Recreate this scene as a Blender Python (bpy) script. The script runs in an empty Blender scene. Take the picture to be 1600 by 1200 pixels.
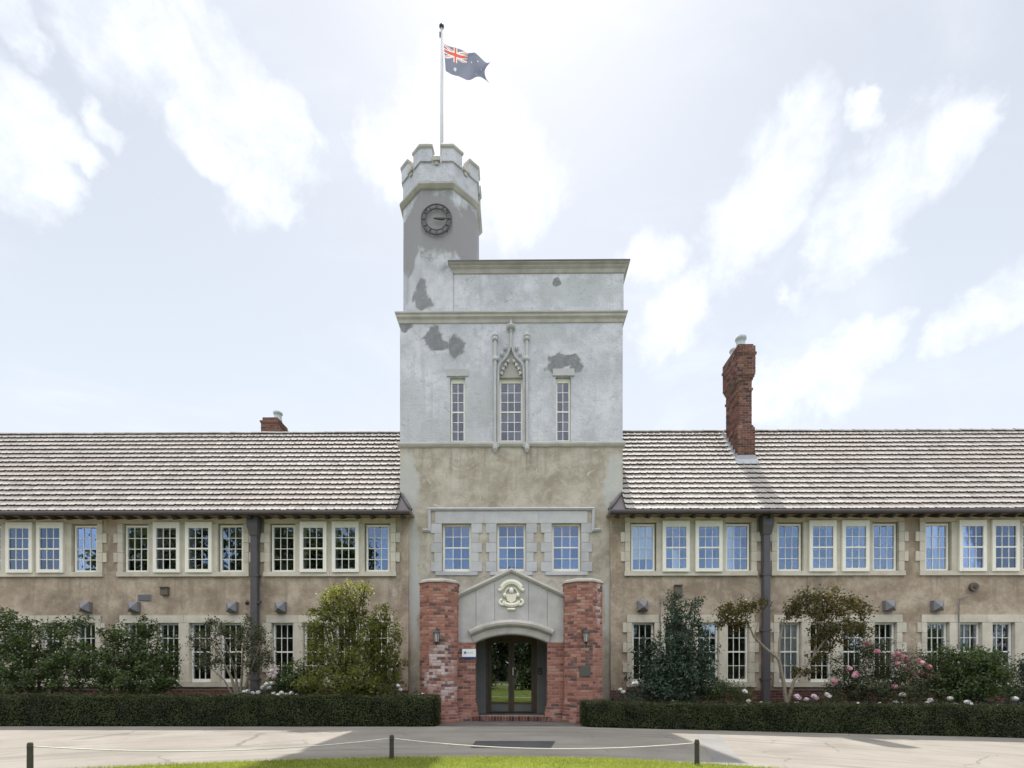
import bpy, bmesh, math, random
import numpy as np
from mathutils import Matrix, Vector

random.seed(7)
rng = np.random.default_rng(11)
R = math.radians
scene = bpy.context.scene
col = scene.collection

# ------------------------------------------------------------------ camera
F, PX, HY = 820.0, 800.0, 1050.0          # focal length, centre and horizon on a 1600 px wide sheet
CAM = Vector((0.16, -16.4, 1.35))
PSI = R(0.5)
cam_data = bpy.data.cameras.new("camera")
cam_data.sensor_width = 36.0
cam_data.lens = F / 1600.0 * 36.0
cam_data.shift_y = (HY - 600.0) / 1600.0
cam_data.clip_end = 5000.0
cam = bpy.data.objects.new("camera", cam_data)
cam.location = CAM
cam.rotation_euler = (R(90), 0, PSI)
col.objects.link(cam)
scene.camera = cam

# ------------------------------------------------------------------ sky, sun, exposure
SUN_EL = 60.0
world = bpy.data.worlds.new("World")
scene.world = world
world.use_nodes = True
SKY_STRENGTH = 0.09
sun_data = bpy.data.lights.new("sun", 'SUN')
sun_data.energy = 2.4
sun_data.angle = R(0.55)
sun_data.color = (1.0, 0.955, 0.88)
sun = bpy.data.objects.new("sun", sun_data)
sun.rotation_euler = (R(-(90 - SUN_EL)), 0, R(0.3))
sun.location = (0, 60, 100)
col.objects.link(sun)
vs = scene.view_settings
vs.view_transform = 'Standard'
vs.look = 'None'
vs.gamma = 1.0
vs.exposure = 1.6
vs.use_curve_mapping = False
scene.cycles.max_bounces = 8
scene.cycles.transparent_max_bounces = 12
scene.cycles.use_denoising = True


# ------------------------------------------------------------------ node helpers
def nd(nt, t, ins=None, **props):
    n = nt.nodes.new(t)
    for k, v in props.items():
        setattr(n, k, v)
    for k, v in (ins or {}).items():
        s = n.inputs[k]
        if isinstance(v, bpy.types.NodeSocket):
            nt.links.new(v, s)
        else:
            s.default_value = v
    return n


def c4(c):
    return (c[0], c[1], c[2], 1.0)


def math_(nt, op, a, b=None, clamp=False):
    n = nd(nt, 'ShaderNodeMath', {0: a}, operation=op, use_clamp=clamp)
    if b is not None:
        if isinstance(b, bpy.types.NodeSocket):
            nt.links.new(b, n.inputs[1])
        else:
            n.inputs[1].default_value = b
    return n.outputs[0]


def mixc(nt, fac, a, b, mode='MIX'):
    n = nd(nt, 'ShaderNodeMix', data_type='RGBA', blend_type=mode)
    for s, v in ((n.inputs[0], fac), (n.inputs[6], a), (n.inputs[7], b)):
        if isinstance(v, bpy.types.NodeSocket):
            nt.links.new(v, s)
        elif isinstance(v, (tuple, list)):
            s.default_value = c4(v)
        else:
            s.default_value = v
    return n.outputs[2]


def ramp(nt, fac, stops, interp='LINEAR'):
    n = nd(nt, 'ShaderNodeValToRGB', {0: fac})
    cr = n.color_ramp
    cr.interpolation = interp
    while len(cr.elements) < len(stops):
        cr.elements.new(0.5)
    for e, (p, c) in zip(cr.elements, stops):
        e.position = p
        e.color = c4(c) if isinstance(c, (tuple, list)) else (c, c, c, 1)
    return n.outputs[0]


def maprange(nt, v, a, b, c=0.0, d=1.0, smooth=True):
    n = nd(nt, 'ShaderNodeMapRange', {0: v, 1: a, 2: b, 3: c, 4: d}, clamp=True,
           interpolation_type='SMOOTHSTEP' if smooth else 'LINEAR')
    return n.outputs[0]


def position(nt):
    return nd(nt, 'ShaderNodeNewGeometry').outputs['Position']


def scaled(nt, vec, s):
    return nd(nt, 'ShaderNodeVectorMath', {0: vec, 1: s}, operation='MULTIPLY').outputs[0]


def noise(nt, vec, scale, detail=4.0, rough=0.55, dist=0.0):
    return nd(nt, 'ShaderNodeTexNoise', {'Vector': vec, 'Scale': scale, 'Detail': detail,
                                         'Roughness': rough, 'Distortion': dist}).outputs[0]


def blobs(nt, pos, lst, wob=0.55, wscale=2.6, soft=0.09):
    """mask of uneven patches: lst of (x, z, rx, rz) on a wall that faces -Y"""
    sep = nd(nt, 'ShaderNodeSeparateXYZ', {0: pos})
    nz = math_(nt, 'MULTIPLY', math_(nt, 'SUBTRACT', noise(nt, pos, wscale, 5, 0.6), 0.5), wob * 2)
    out = None
    for x, z, rx, rz in lst:
        dx = math_(nt, 'DIVIDE', math_(nt, 'SUBTRACT', sep.outputs[0], x), rx)
        dz = math_(nt, 'DIVIDE', math_(nt, 'SUBTRACT', sep.outputs[2], z), rz)
        r = math_(nt, 'SQRT', math_(nt, 'ADD', math_(nt, 'MULTIPLY', dx, dx), math_(nt, 'MULTIPLY', dz, dz)))
        v = math_(nt, 'SUBTRACT', 1.0, math_(nt, 'ADD', r, nz))
        out = v if out is None else math_(nt, 'MAXIMUM', out, v)
    return maprange(nt, out, 0.0, soft)


def new_mat(name):
    m = bpy.data.materials.new(name)
    m.use_nodes = True
    nt = m.node_tree
    nt.nodes.clear()
    out = nt.nodes.new('ShaderNodeOutputMaterial')
    return m, nt, out


def finish(nt, out, color, rough=0.8, spec=0.3, metal=0.0, height=None, bump=0.3, bdist=0.01, **extra):
    ins = {'Roughness': rough, 'Specular IOR Level': spec, 'Metallic': metal}
    ins['Base Color'] = c4(color) if isinstance(color, (tuple, list)) else color
    p = nd(nt, 'ShaderNodeBsdfPrincipled', ins)
    if height is not None:
        b = nd(nt, 'ShaderNodeBump', {'Height': height, 'Strength': bump, 'Distance': bdist})
        nt.links.new(b.outputs[0], p.inputs['Normal'])
    nt.links.new(p.outputs[0], out.inputs[0])
    return p


# world: physical sky + thin clouds in view, dense ones added out of view
def build_world():
    nt = world.node_tree
    nt.nodes.clear()
    out = nt.nodes.new('ShaderNodeOutputWorld')
    sky = nt.nodes.new('ShaderNodeTexSky')
    sky.sky_type = 'NISHITA'
    sky.sun_disc = False
    sky.sun_elevation = R(SUN_EL)
    sky.sun_rotation = R(0)
    sky.altitude = 50
    sky.air_density = 1.0
    sky.dust_density = 0.9
    sky.ozone_density = 2.0
    d = nd(nt, 'ShaderNodeTexCoord').outputs['Generated']

    def direction(px, py):
        v = Vector(((px - PX) / F, 1.0, (HY - py) / F))
        v.rotate(Matrix.Rotation(PSI, 3, 'Z'))
        return v.normalized()
    puffs = [(180, 10, 110), (270, 55, 105), (345, 115, 85), (312, 175, 42), (440, 200, 60), (400, 280, 55), (435, 310, 34), (365, 255, 34),
             (0, 190, 75), (30, 245, 58), (95, 225, 40), (130, 258, 28), (165, 200, 34), (195, 222, 26), (15, 25, 48), (1310, 375, 70), (1275, 398, 45), (1240, 255, 60),
             (1190, 310, 70), (1130, 362, 55), (1375, 300, 60), (1445, 250, 60), (1503, 195, 55), (1530, 172, 34), (1352, 200, 28), (1480, 525, 42), (1550, 495, 48),
             (1615, 460, 50), (1300, 580, 55), (1350, 555, 38), (1230, 605, 52), (740, 240, 110), (610, 255, 60), (1050, 500, 55), (1010, 420, 40)]
    puffs = [(px, py, math.degrees(r / F / (1 + ((px - PX) / F) ** 2 + ((HY - py) / F) ** 2) ** 0.8)) for px, py, r in puffs]
    wv = nd(nt, 'ShaderNodeTexNoise', {'Vector': d, 'Scale': 5.0, 'Detail': 6.0, 'Roughness': 0.62}).outputs['Color']
    wv = nd(nt, 'ShaderNodeVectorMath', {0: wv, 1: (0.5, 0.5, 0.5)}, operation='SUBTRACT').outputs[0]
    dw = nd(nt, 'ShaderNodeVectorMath', {0: d, 1: scaled(nt, wv, (0.20, 0.20, 0.16))}, operation='ADD').outputs[0]
    dw = nd(nt, 'ShaderNodeVectorMath', {0: dw}, operation='NORMALIZE').outputs[0]
    m = None
    for px, py, r in puffs:
        dot = nd(nt, 'ShaderNodeVectorMath', {0: dw, 1: direction(px, py)}, operation='DOT_PRODUCT').outputs['Value']
        v = maprange(nt, dot, math.cos(R(r * 1.75)), 1.0, 0, 1, False)
        m = v if m is None else math_(nt, 'MAXIMUM', m, v)
    n1 = noise(nt, d, 9.0, 10, 0.66, 0.4)
    puffmask = maprange(nt, math_(nt, 'ADD', math_(nt, 'MULTIPLY', m, 0.62), math_(nt, 'MULTIPLY', n1, 1.0)), 0.62, 1.16)
    puffmask = math_(nt, 'MULTIPLY', puffmask, maprange(nt, noise(nt, d, 16.0, 8, 0.65, 0.3), 0.3, 0.7, 0.06, 0.17))          # thin backlit cloud
    # thick bright cloud added behind the camera to light the facade, none down low
    n2 = noise(nt, scaled(nt, d, (1.0, 1.0, 1.5)), 2.6, 8, 0.6, 0.4)
    sepd = nd(nt, 'ShaderNodeSeparateXYZ', {0: d})
    behind = maprange(nt, sepd.outputs[1], 0.25, -0.15)
    high = maprange(nt, sepd.outputs[2], 0.22, 0.31)
    higher = maprange(nt, sepd.outputs[2], 0.46, 0.58)
    rest = math_(nt, 'MULTIPLY', math_(nt, 'MULTIPLY', maprange(nt, n2, 0.36, 0.50), behind), higher)
    wisp = math_(nt, 'MULTIPLY', maprange(nt, noise(nt, scaled(nt, d, (1, 1, 2.2)), 3.0, 6, 0.6, 0.8), 0.45, 0.8), 0.05)
    mask = math_(nt, 'MAXIMUM', math_(nt, 'MAXIMUM', puffmask, rest), wisp)
    base = mixc(nt, math_(nt, 'MULTIPLY', high, 0.79), sky.outputs[0], ramp(nt, sepd.outputs[2], [(0.30, (3.25, 3.27, 3.24)), (0.48, (2.98, 3.02, 2.98)), (0.78, (2.50, 2.58, 2.60))]))       # thin veil of high cloud
    shade = ramp(nt, noise(nt, d, 11.0, 6, 0.6), [(0.3, (9.2, 9.2, 9.3)), (0.65, (11.8, 11.7, 11.5))])
    c = mixc(nt, mask, base, shade)
    bg = nd(nt, 'ShaderNodeBackground', {'Color': c, 'Strength': SKY_STRENGTH})
    nt.links.new(bg.outputs[0], out.inputs[0])


build_world()


# ------------------------------------------------------------------ from the photograph's measure to metres
def at(px, py, Y):
    t = (px - PX) / F
    dy = Y - CAM.y
    dx = dy * (t * math.cos(PSI) - math.sin(PSI)) / (math.cos(PSI) + t * math.sin(PSI))
    v = dy * math.cos(PSI) - dx * math.sin(PSI)
    return Vector((CAM.x + dx, Y, CAM.z + (HY - py) / F * v))


def XP(px, Y):
    return at(px, HY, Y).x


def ZP(py, Y, px=800):
    return at(px, py, Y).z


def gz(x):
    """the ground falls gently to the right of the entrance"""
    return -0.024 * max(0.0, min(x, 18.0) - 1.5)


# ------------------------------------------------------------------ mesh helpers
class MB:
    def __init__(self):
        self.v, self.f, self.m = [], [], []

    def add(self, vs_, fs_, mi=0):
        o = len(self.v)
        self.v.extend([tuple(p) for p in vs_])
        for f in fs_:
            self.f.append(tuple(i + o for i in f))
            self.m.append(mi)
        return self

    def box(self, x0, x1, y0, y1, z0, z1, mi=0):
        vs_ = [(x0, y0, z0), (x1, y0, z0), (x1, y1, z0), (x0, y1, z0), (x0, y0, z1), (x1, y0, z1), (x1, y1, z1), (x0, y1, z1)]
        return self.add(vs_, [(0, 3, 2, 1), (4, 5, 6, 7), (0, 1, 5, 4), (1, 2, 6, 5), (2, 3, 7, 6), (3, 0, 4, 7)], mi)

    def tbox(self, M, sx, sy, sz, mi=0):
        vs_ = [M @ Vector((a * sx / 2, b * sy / 2, c * sz / 2)) for c in (-1, 1) for a, b in ((-1, -1), (1, -1), (1, 1), (-1, 1))]
        return self.add(vs_, [(0, 3, 2, 1), (4, 5, 6, 7), (0, 1, 5, 4), (1, 2, 6, 5), (2, 3, 7, 6), (3, 0, 4, 7)], mi)

    def prism(self, poly, y0, y1, mi=0):
        """polygon in x,z pushed from y0 (front) to y1 (back)"""
        n = len(poly)
        vs_ = [(x, y0, z) for x, z in poly] + [(x, y1, z) for x, z in poly]
        fs_ = [tuple(range(n)), tuple(range(2 * n - 1, n - 1, -1))] + [(i, i + n, (i + 1) % n + n, (i + 1) % n) for i in range(n)]
        return self.add(vs_, fs_, mi)

    def column(self, poly, z0, z1, top=None, mi=0):
        """polygon in x,y pushed from z0 to z1 (top polygon may differ)"""
        n = len(poly)
        top = top or poly
        vs_ = [(x, y, z0) for x, y in poly] + [(x, y, z1) for x, y in top]
        fs_ = [tuple(range(n - 1, -1, -1)), tuple(range(n, 2 * n))] + [(i, (i + 1) % n, (i + 1) % n + n, i + n) for i in range(n)]
        return self.add(vs_, fs_, mi)

    def tube(self, path, radii, seg=8, cap=True, mi=0):
        path = [Vector(p) for p in path]
        if not isinstance(radii, (list, tuple)):
            radii = [radii] * len(path)
        vs_, fs_ = [], []
        up = Vector((0, 0, 1))
        for i, p in enumerate(path):
            t = (path[min(i + 1, len(path) - 1)] - path[max(i - 1, 0)]).normalized()
            a = t.cross(up)
            if a.length < 1e-3:
                a = t.cross(Vector((0, 1, 0)))
            a.normalize()
            b = a.cross(t).normalized()
            for k in range(seg):
                w = 2 * math.pi * k / seg
                vs_.append(p + (a * math.cos(w) + b * math.sin(w)) * radii[i])
        for i in range(len(path) - 1):
            for k in range(seg):
                fs_.append((i * seg + k, i * seg + (k + 1) % seg, (i + 1) * seg + (k + 1) % seg, (i + 1) * seg + k))
        if cap:
            fs_.append(tuple(range(seg - 1, -1, -1)))
            fs_.append(tuple(range((len(path) - 1) * seg, len(path) * seg)))
        return self.add(vs_, fs_, mi)

    def lathe(self, c, prof, seg=12, mi=0):
        """prof of (r, z) about the vertical through c"""
        vs_, fs_ = [], []
        for r, z in prof:
            for k in range(seg):
                w = 2 * math.pi * k / seg
                vs_.append((c[0] + r * math.cos(w), c[1] + r * math.sin(w), c[2] + z))
        for i in range(len(prof) - 1):
            for k in range(seg):
                fs_.append((i * seg + k, i * seg + (k + 1) % seg, (i + 1) * seg + (k + 1) % seg, (i + 1) * seg + k))
        fs_.append(tuple(range(seg - 1, -1, -1)))
        fs_.append(tuple(range((len(prof) - 1) * seg, len(prof) * seg)))
        return self.add(vs_, fs_, mi)

    def sweep(self, path, prof, mi=0, closed=False):
        """path of (x, z) in a plane facing -Y; prof of (offset along the path's left normal, y), closed outline"""
        n, k = len(path), len(prof)
        vs_, fs_ = [], []
        for i, (x, z) in enumerate(path):
            if closed:
                a, b = path[(i - 1) % n], path[(i + 1) % n]
            else:
                a, b = path[max(i - 1, 0)], path[min(i + 1, n - 1)]
            d1 = Vector((x - a[0], z - a[1]))
            d2 = Vector((b[0] - x, b[1] - z))
            d1 = d1.normalized() if d1.length > 1e-6 else d2.normalized()
            d2 = d2.normalized() if d2.length > 1e-6 else d1
            t = (d1 + d2).normalized()
            nx, nz = -t.y, t.x
            s = 1.0 / max(0.35, t.dot(d1))
            for o, y in prof:
                vs_.append((x + nx * o * s, y, z + nz * o * s))
        rng_ = n if closed else n - 1
        for i in range(rng_):
            for j in range(k):
                fs_.append((i * k + j, i * k + (j + 1) % k, ((i + 1) % n) * k + (j + 1) % k, ((i + 1) % n) * k + j))
        if not closed:
            fs_.append(tuple(range(k)))
            fs_.append(tuple(range(n * k - 1, (n - 1) * k - 1, -1)))
        return self.add(vs_, fs_, mi)

    def band(self, poly, prof, mi=0):
        """moulding round a CCW plan polygon; prof of (out, z), closed outline"""
        n, k = len(poly), len(prof)
        vs_, fs_ = [], []
        for i in range(n):
            p, a, b = Vector(poly[i]), Vector(poly[i - 1]), Vector(poly[(i + 1) % n])
            n1 = Vector(((p - a).y, -(p - a).x)).normalized()
            n2 = Vector(((b - p).y, -(b - p).x)).normalized()
            m = (n1 + n2).normalized()
            s = 1.0 / max(0.3, m.dot(n1))
            for o, z in prof:
                q = p + m * o * s
                vs_.append((q.x, q.y, z))
        for i in range(n):
            for j in range(k):
                fs_.append((i * k + j, ((i + 1) % n) * k + j, ((i + 1) % n) * k + (j + 1) % k, i * k + (j + 1) % k))
        return self.add(vs_, fs_, mi)

    def mesh(self, name, fix=True, smooth=False):
        me = bpy.data.meshes.new(name)
        me.from_pydata(self.v, [], self.f)
        if fix:
            bm = bmesh.new()
            bm.from_mesh(me)
            bmesh.ops.recalc_face_normals(bm, faces=bm.faces)
            bm.to_mesh(me)
            bm.free()
        me.polygons.foreach_set('material_index', self.m)
        if smooth:
            me.polygons.foreach_set('use_smooth', [True] * len(me.polygons))
        me.update()
        return me


WORLD = {}


def link(o, parent=None):
    col.objects.link(o)
    W = Matrix.LocRotScale(o.location, o.rotation_euler, o.scale)
    WORLD[o.name] = W
    if parent is not None:
        o.parent = parent
        o.matrix_parent_inverse = WORLD[parent.name].inverted()
    return o


def put(name, me, parent=None, loc=(0, 0, 0), rot=(0, 0, 0), scale=(1, 1, 1), mats=None):
    if mats is not None:
        if len(me.materials) == 0:
            for m in (mats if isinstance(mats, (list, tuple)) else [mats]):
                me.materials.append(m)
    o = bpy.data.objects.new(name, me)
    o.location, o.rotation_euler, o.scale = loc, rot, scale
    return link(o, parent)


def obj(name, mb, mats, parent=None, smooth=False, fix=True, bevel=0.0):
    me = mb.mesh(name, fix, smooth)
    o = put(name, me, parent, mats=mats)
    if bevel:
        b = o.modifiers.new('bevel', 'BEVEL')
        b.width = bevel
        b.segments = 2
        b.limit_method = 'ANGLE'
    return o


def tag(o, label=None, cat=None, group=None, kind=None):
    for k, v in (('label', label), ('category', cat), ('group', group), ('kind', kind)):
        if v:
            o[k] = v
    return o


def thing(name, label, cat, loc, group=None):
    o = bpy.data.objects.new(name, None)
    o.location = loc
    o.empty_display_size = 0.2
    link(o)
    return tag(o, label, cat, group)


def wall_mb(x0, x1, z0, z1, yf, thick, holes):
    """a wall facing -Y with rectangular openings and their reveals"""
    xs = sorted({x0, x1} | {h[0] for h in holes} | {h[1] for h in holes})
    zs = sorted({z0, z1} | {h[2] for h in holes} | {h[3] for h in holes})
    xs = [x for x in xs if x0 <= x <= x1]
    zs = [z for z in zs if z0 <= z <= z1]
    mb = MB()
    yb = yf + thick

    def solid(i, j):
        if i < 0 or j < 0 or i >= len(xs) - 1 or j >= len(zs) - 1:
            return False
        cx, cz = (xs[i] + xs[i + 1]) / 2, (zs[j] + zs[j + 1]) / 2
        return not any(h[0] < cx < h[1] and h[2] < cz < h[3] for h in holes)
    for i in range(len(xs) - 1):
        for j in range(len(zs) - 1):
            if not solid(i, j):
                continue
            a, b, c, d = xs[i], xs[i + 1], zs[j], zs[j + 1]
            mb.add([(a, yf, c), (b, yf, c), (b, yf, d), (a, yf, d)], [(0, 1, 2, 3)])
            mb.add([(a, yb, c), (b, yb, c), (b, yb, d), (a, yb, d)], [(3, 2, 1, 0)])
            if not solid(i - 1, j):
                mb.add([(a, yf, c), (a, yf, d), (a, yb, d), (a, yb, c)], [(0, 1, 2, 3)])
            if not solid(i + 1, j):
                mb.add([(b, yf, c), (b, yb, c), (b, yb, d), (b, yf, d)], [(0, 1, 2, 3)])
            if not solid(i, j - 1):
                mb.add([(a, yf, c), (a, yb, c), (b, yb, c), (b, yf, c)], [(0, 1, 2, 3)])
            if not solid(i, j + 1):
                mb.add([(a, yf, d), (b, yf, d), (b, yb, d), (a, yb, d)], [(0, 1, 2, 3)])
    return mb


def poly_mesh(name, V, Fq, k):
    """fast mesh from numpy: V (n,3), Fq (m,k)"""
    me = bpy.data.meshes.new(name)
    me.vertices.add(len(V))
    me.vertices.foreach_set('co', np.asarray(V, dtype=np.float32).ravel())
    me.loops.add(Fq.size)
    me.polygons.add(len(Fq))
    me.loops.foreach_set('vertex_index', Fq.astype(np.int32).ravel())
    me.polygons.foreach_set('loop_start', np.arange(0, Fq.size, k, dtype=np.int32))
    me.update(calc_edges=True)
    return me


def joined(name, src, mats4, material, parent):
    """many rigid copies of a small mesh as one part"""
    n = len(src.vertices)
    co = np.empty(n * 3)
    src.vertices.foreach_get('co', co)
    co = co.reshape(-1, 3)
    fs_ = [tuple(p.vertices) for p in src.polygons]
    V, Fl = [], []
    for i, M in enumerate(mats4):
        A = np.array(M)
        V.append(co @ A[:3, :3].T + A[:3, 3])
        Fl.extend([tuple(a + i * n for a in f) for f in fs_])
    me = bpy.data.meshes.new(name)
    me.from_pydata(np.concatenate(V).tolist(), [], Fl)
    me.update()
    o = put(name, me, parent, mats=material)
    o['kind'] = 'stuff'
    return o


# ------------------------------------------------------------------ materials
def mat_render(name, tones, patches=None, patch_col=(0.2, 0.2, 0.21), streak=0.35, streak_col=(0.2, 0.18, 0.15), bump=0.5,
               top=None, scale=0.9, second=None, streak_band=None, veins=None):
    m, nt, out = new_mat(name)
    p = position(nt)
    n1 = noise(nt, p, scale, 7, 0.62, 0.4)
    c = ramp(nt, n1, [(0.36, tones[0]), (0.5, tones[1]), (0.64, tones[2])])
    nm = noise(nt, p, 4.2, 6, 0.65, 0.3)
    c = mixc(nt, maprange(nt, nm, 0.46, 0.66, 0, 0.45), c, tones[0])
    c = mixc(nt, maprange(nt, nm, 0.46, 0.34, 0, 0.45), c, tones[2])
    n3 = noise(nt, p, 9.0, 5, 0.6)
    c = mixc(nt, maprange(nt, n3, 0.55, 0.8, 0, 0.28), c, [t * 0.72 for t in tones[0]])
    st = noise(nt, scaled(nt, p, (4.5, 4.5, 0.35)), 1.0, 5, 0.6)
    sf = maprange(nt, st, 0.5, 0.75, 0, streak)
    if streak_band:
        sz = nd(nt, 'ShaderNodeSeparateXYZ', {0: p}).outputs[2]
        sf = math_(nt, 'MULTIPLY', sf, maprange(nt, math_(nt, 'ADD', sz, math_(nt, 'MULTIPLY', math_(nt, 'SUBTRACT', n1, 0.5), 1.2)), streak_band[0], streak_band[1], 0.15, 1.0))
    c = mixc(nt, sf, c, streak_col)
    if second:      # (list of blobs, colour)
        c = mixc(nt, math_(nt, 'MULTIPLY', blobs(nt, p, second[0], 0.9, 1.6, 0.35), second[2] if len(second) > 2 else 0.7), c, second[1])
    if patches:
        pc = mixc(nt, n3, [t * 0.85 for t in patch_col], [t * 1.15 for t in patch_col])
        c = mixc(nt, math_(nt, 'MULTIPLY', blobs(nt, p, patches, 0.8, 3.2, 0.30), maprange(nt, nm, 0.35, 0.6, 0.98, 0.84)), c, pc)
    if veins:
        vn = noise(nt, scaled(nt, p, (1.0, 1.0, 1.3)), 1.7, 3, 0.5, 0.9)
        c = mixc(nt, math_(nt, 'MULTIPLY', maprange(nt, math_(nt, 'ABSOLUTE', math_(nt, 'SUBTRACT', vn, 0.5)), 0.012, 0.002), maprange(nt, nm, 0.42, 0.6, 0.1, 0.7)), c, veins)
    grain = noise(nt, p, 55.0, 4, 0.7)
    lumps = noise(nt, p, 14.0, 4, 0.6)
    h = math_(nt, 'ADD', math_(nt, 'MULTIPLY', grain, 0.6), lumps)
    c = mixc(nt, maprange(nt, grain, 0.35, 0.7, 0.0, 0.16), c, [t * 0.6 for t in tones[0]])
    finish(nt, out, c, 0.92, 0.15, height=h, bump=bump, bdist=0.018)
    return m


def mat_plain(name, colr, rough=0.6, spec=0.3, var=0.15, scale=6.0, metal=0.0, bump=0.1):
    m, nt, out = new_mat(name)
    p = position(nt)
    n = noise(nt, p, scale, 6, 0.6)
    rnd = nd(nt, 'ShaderNodeObjectInfo').outputs['Random']
    k = math_(nt, 'ADD', math_(nt, 'MULTIPLY', n, 0.8), math_(nt, 'MULTIPLY', rnd, 0.2))
    c = ramp(nt, k, [(0.3, [v * (1 - var) for v in colr]), (0.7, [min(1, v * (1 + var)) for v in colr])])
    finish(nt, out, c, rough, spec, metal, height=noise(nt, p, 60, 3), bump=bump, bdist=0.004)
    return m


def rnd_piece(nt):
    g = nd(nt, 'ShaderNodeNewGeometry').outputs['Random Per Island']
    o = nd(nt, 'ShaderNodeObjectInfo').outputs['Random']
    return math_(nt, 'FRACT', math_(nt, 'ADD', g, math_(nt, 'MULTIPLY', o, 7.31)))


def mat_brick(name, lime=None, dark=1.0):
    m, nt, out = new_mat(name)
    p = position(nt)
    r = rnd_piece(nt)
    tones = [(0.0, (0.11, 0.075, 0.075)), (0.12, (0.18, 0.09, 0.08)), (0.3, (0.27, 0.118, 0.092)), (0.55, (0.335, 0.148, 0.112)), (0.8, (0.38, 0.18, 0.138)), (1.0, (0.42, 0.25, 0.20))]
    c = ramp(nt, r, [(a, [v * dark for v in b]) for a, b in tones])
    n = noise(nt, p, 22, 6, 0.65)
    c = mixc(nt, maprange(nt, n, 0.5, 0.75, 0, 0.4), c, (0.13 * dark, 0.075 * dark, 0.065 * dark))
    n2 = noise(nt, p, 3.0, 6, 0.7)
    c = mixc(nt, maprange(nt, n2, 0.54, 0.75, 0, 0.38), c, (0.48, 0.41, 0.37))
    if lime:
        b = blobs(nt, p, lime, 1.0, 4.0, 0.6)
        k = math_(nt, 'MULTIPLY', b, maprange(nt, math_(nt, 'ADD', math_(nt, 'MULTIPLY', noise(nt, p, 6.0, 6, 0.7), 0.7), math_(nt, 'MULTIPLY', r, 0.4)), 0.36, 0.68, 0, 0.75))
        c = mixc(nt, k, c, (0.60, 0.55, 0.55))
    finish(nt, out, c, 0.9, 0.15, height=noise(nt, p, 90, 4, 0.7), bump=0.4, bdist=0.006)
    return m


def mat_foliage(name, dark, mid, light, transl=0.4, gloss=0.35):
    m, nt, out = new_mat(name)
    r = nd(nt, 'ShaderNodeNewGeometry').outputs['Random Per Island']
    p = position(nt)
    k = math_(nt, 'ADD', math_(nt, 'MULTIPLY', r, 0.65), math_(nt, 'MULTIPLY', maprange(nt, noise(nt, p, 2.2, 4), 0.3, 0.7), 0.45))
    c = ramp(nt, k, [(0.15, dark), (0.5, mid), (0.9, light)])
    a = nd(nt, 'ShaderNodeBsdfPrincipled', {'Base Color': c, 'Roughness': gloss, 'Specular IOR Level': 0.35})
    t = nd(nt, 'ShaderNodeBsdfTranslucent', {'Color': mixc(nt, 0.6, c, [min(1, light[0] * 2.2), min(1, light[1] * 2.3), light[2] * 1.2])})
    mx = nd(nt, 'ShaderNodeMixShader', {0: transl, 1: a.outputs[0], 2: t.outputs[0]})
    nt.links.new(mx.outputs[0], out.inputs[0])
    return m


def mat_glass(name, refl=0.15, tint=(0.95, 0.97, 0.97)):
    m, nt, out = new_mat(name)
    p = position(nt)
    tr = nd(nt, 'ShaderNodeBsdfTransparent', {'Color': c4(tint)})
    b = nd(nt, 'ShaderNodeBump', {'Height': noise(nt, p, 2.2, 2, 0.5), 'Strength': 0.02, 'Distance': 0.02})
    gl = nd(nt, 'ShaderNodeBsdfGlossy', {'Color': (0.86, 0.86, 1.0, 1), 'Roughness': 0.015, 'Normal': b.outputs[0]})
    lw = nd(nt, 'ShaderNodeFresnel', {'IOR': 1.5})
    rv = math_(nt, 'MULTIPLY', nd(nt, 'ShaderNodeObjectInfo').outputs['Random'], 0.05)
    f = math_(nt, 'ADD', math_(nt, 'ADD', rv, refl - 0.065), lw.outputs[0], True)
    mx = nd(nt, 'ShaderNodeMixShader', {0: f, 1: tr.outputs[0], 2: gl.outputs[0]})
    nt.links.new(mx.outputs[0], out.inputs[0])
    return m


def mat_tile():
    m, nt, out = new_mat("roof_tile")
    p = position(nt)
    r = rnd_piece(nt)
    sx = nd(nt, 'ShaderNodeSeparateXYZ', {0: p})
    c = ramp(nt, r, [(0.0, (0.27, 0.245, 0.228)), (0.08, (0.31, 0.282, 0.262)), (0.35, (0.335, 0.305, 0.284)), (0.75, (0.36, 0.33, 0.308)), (1.0, (0.41, 0.38, 0.352))])
    n1 = noise(nt, scaled(nt, p, (0.35, 1, 1)), 0.6, 5, 0.6)
    c = mixc(nt, maprange(nt, n1, 0.45, 0.7, 0, 0.28), c, (0.36, 0.265, 0.245))        # bare pink terracotta
    n2 = noise(nt, p, 13, 5, 0.7)
    c = mixc(nt, maprange(nt, n2, 0.5, 0.72, 0, 0.45), c, (0.52, 0.50, 0.47))          # pale lichen
    n3 = noise(nt, p, 7.5, 6, 0.7)
    c = mixc(nt, maprange(nt, n3, 0.6, 0.72, 0, 0.3), c, (0.16, 0.15, 0.135))         # dark lichen
    # shade under each course painted onto the tile ends that face outwards and down
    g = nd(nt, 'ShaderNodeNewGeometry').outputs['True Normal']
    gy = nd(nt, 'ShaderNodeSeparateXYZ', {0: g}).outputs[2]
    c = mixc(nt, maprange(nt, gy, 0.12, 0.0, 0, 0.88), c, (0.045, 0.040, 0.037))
    finish(nt, out, c, 0.72, 0.25, height=noise(nt, p, 70, 4), bump=0.25, bdist=0.006)
    return m


M = {}
XT0, XT1 = XP(625, 0), XP(973, 0)


def bl(lst, Y=0.0):
    o = []
    for px, py, rx, ry in lst:
        a = at(px, py, Y)
        o.append((a.x, a.z, rx / 50.0, ry / 50.0))
    return o


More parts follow.
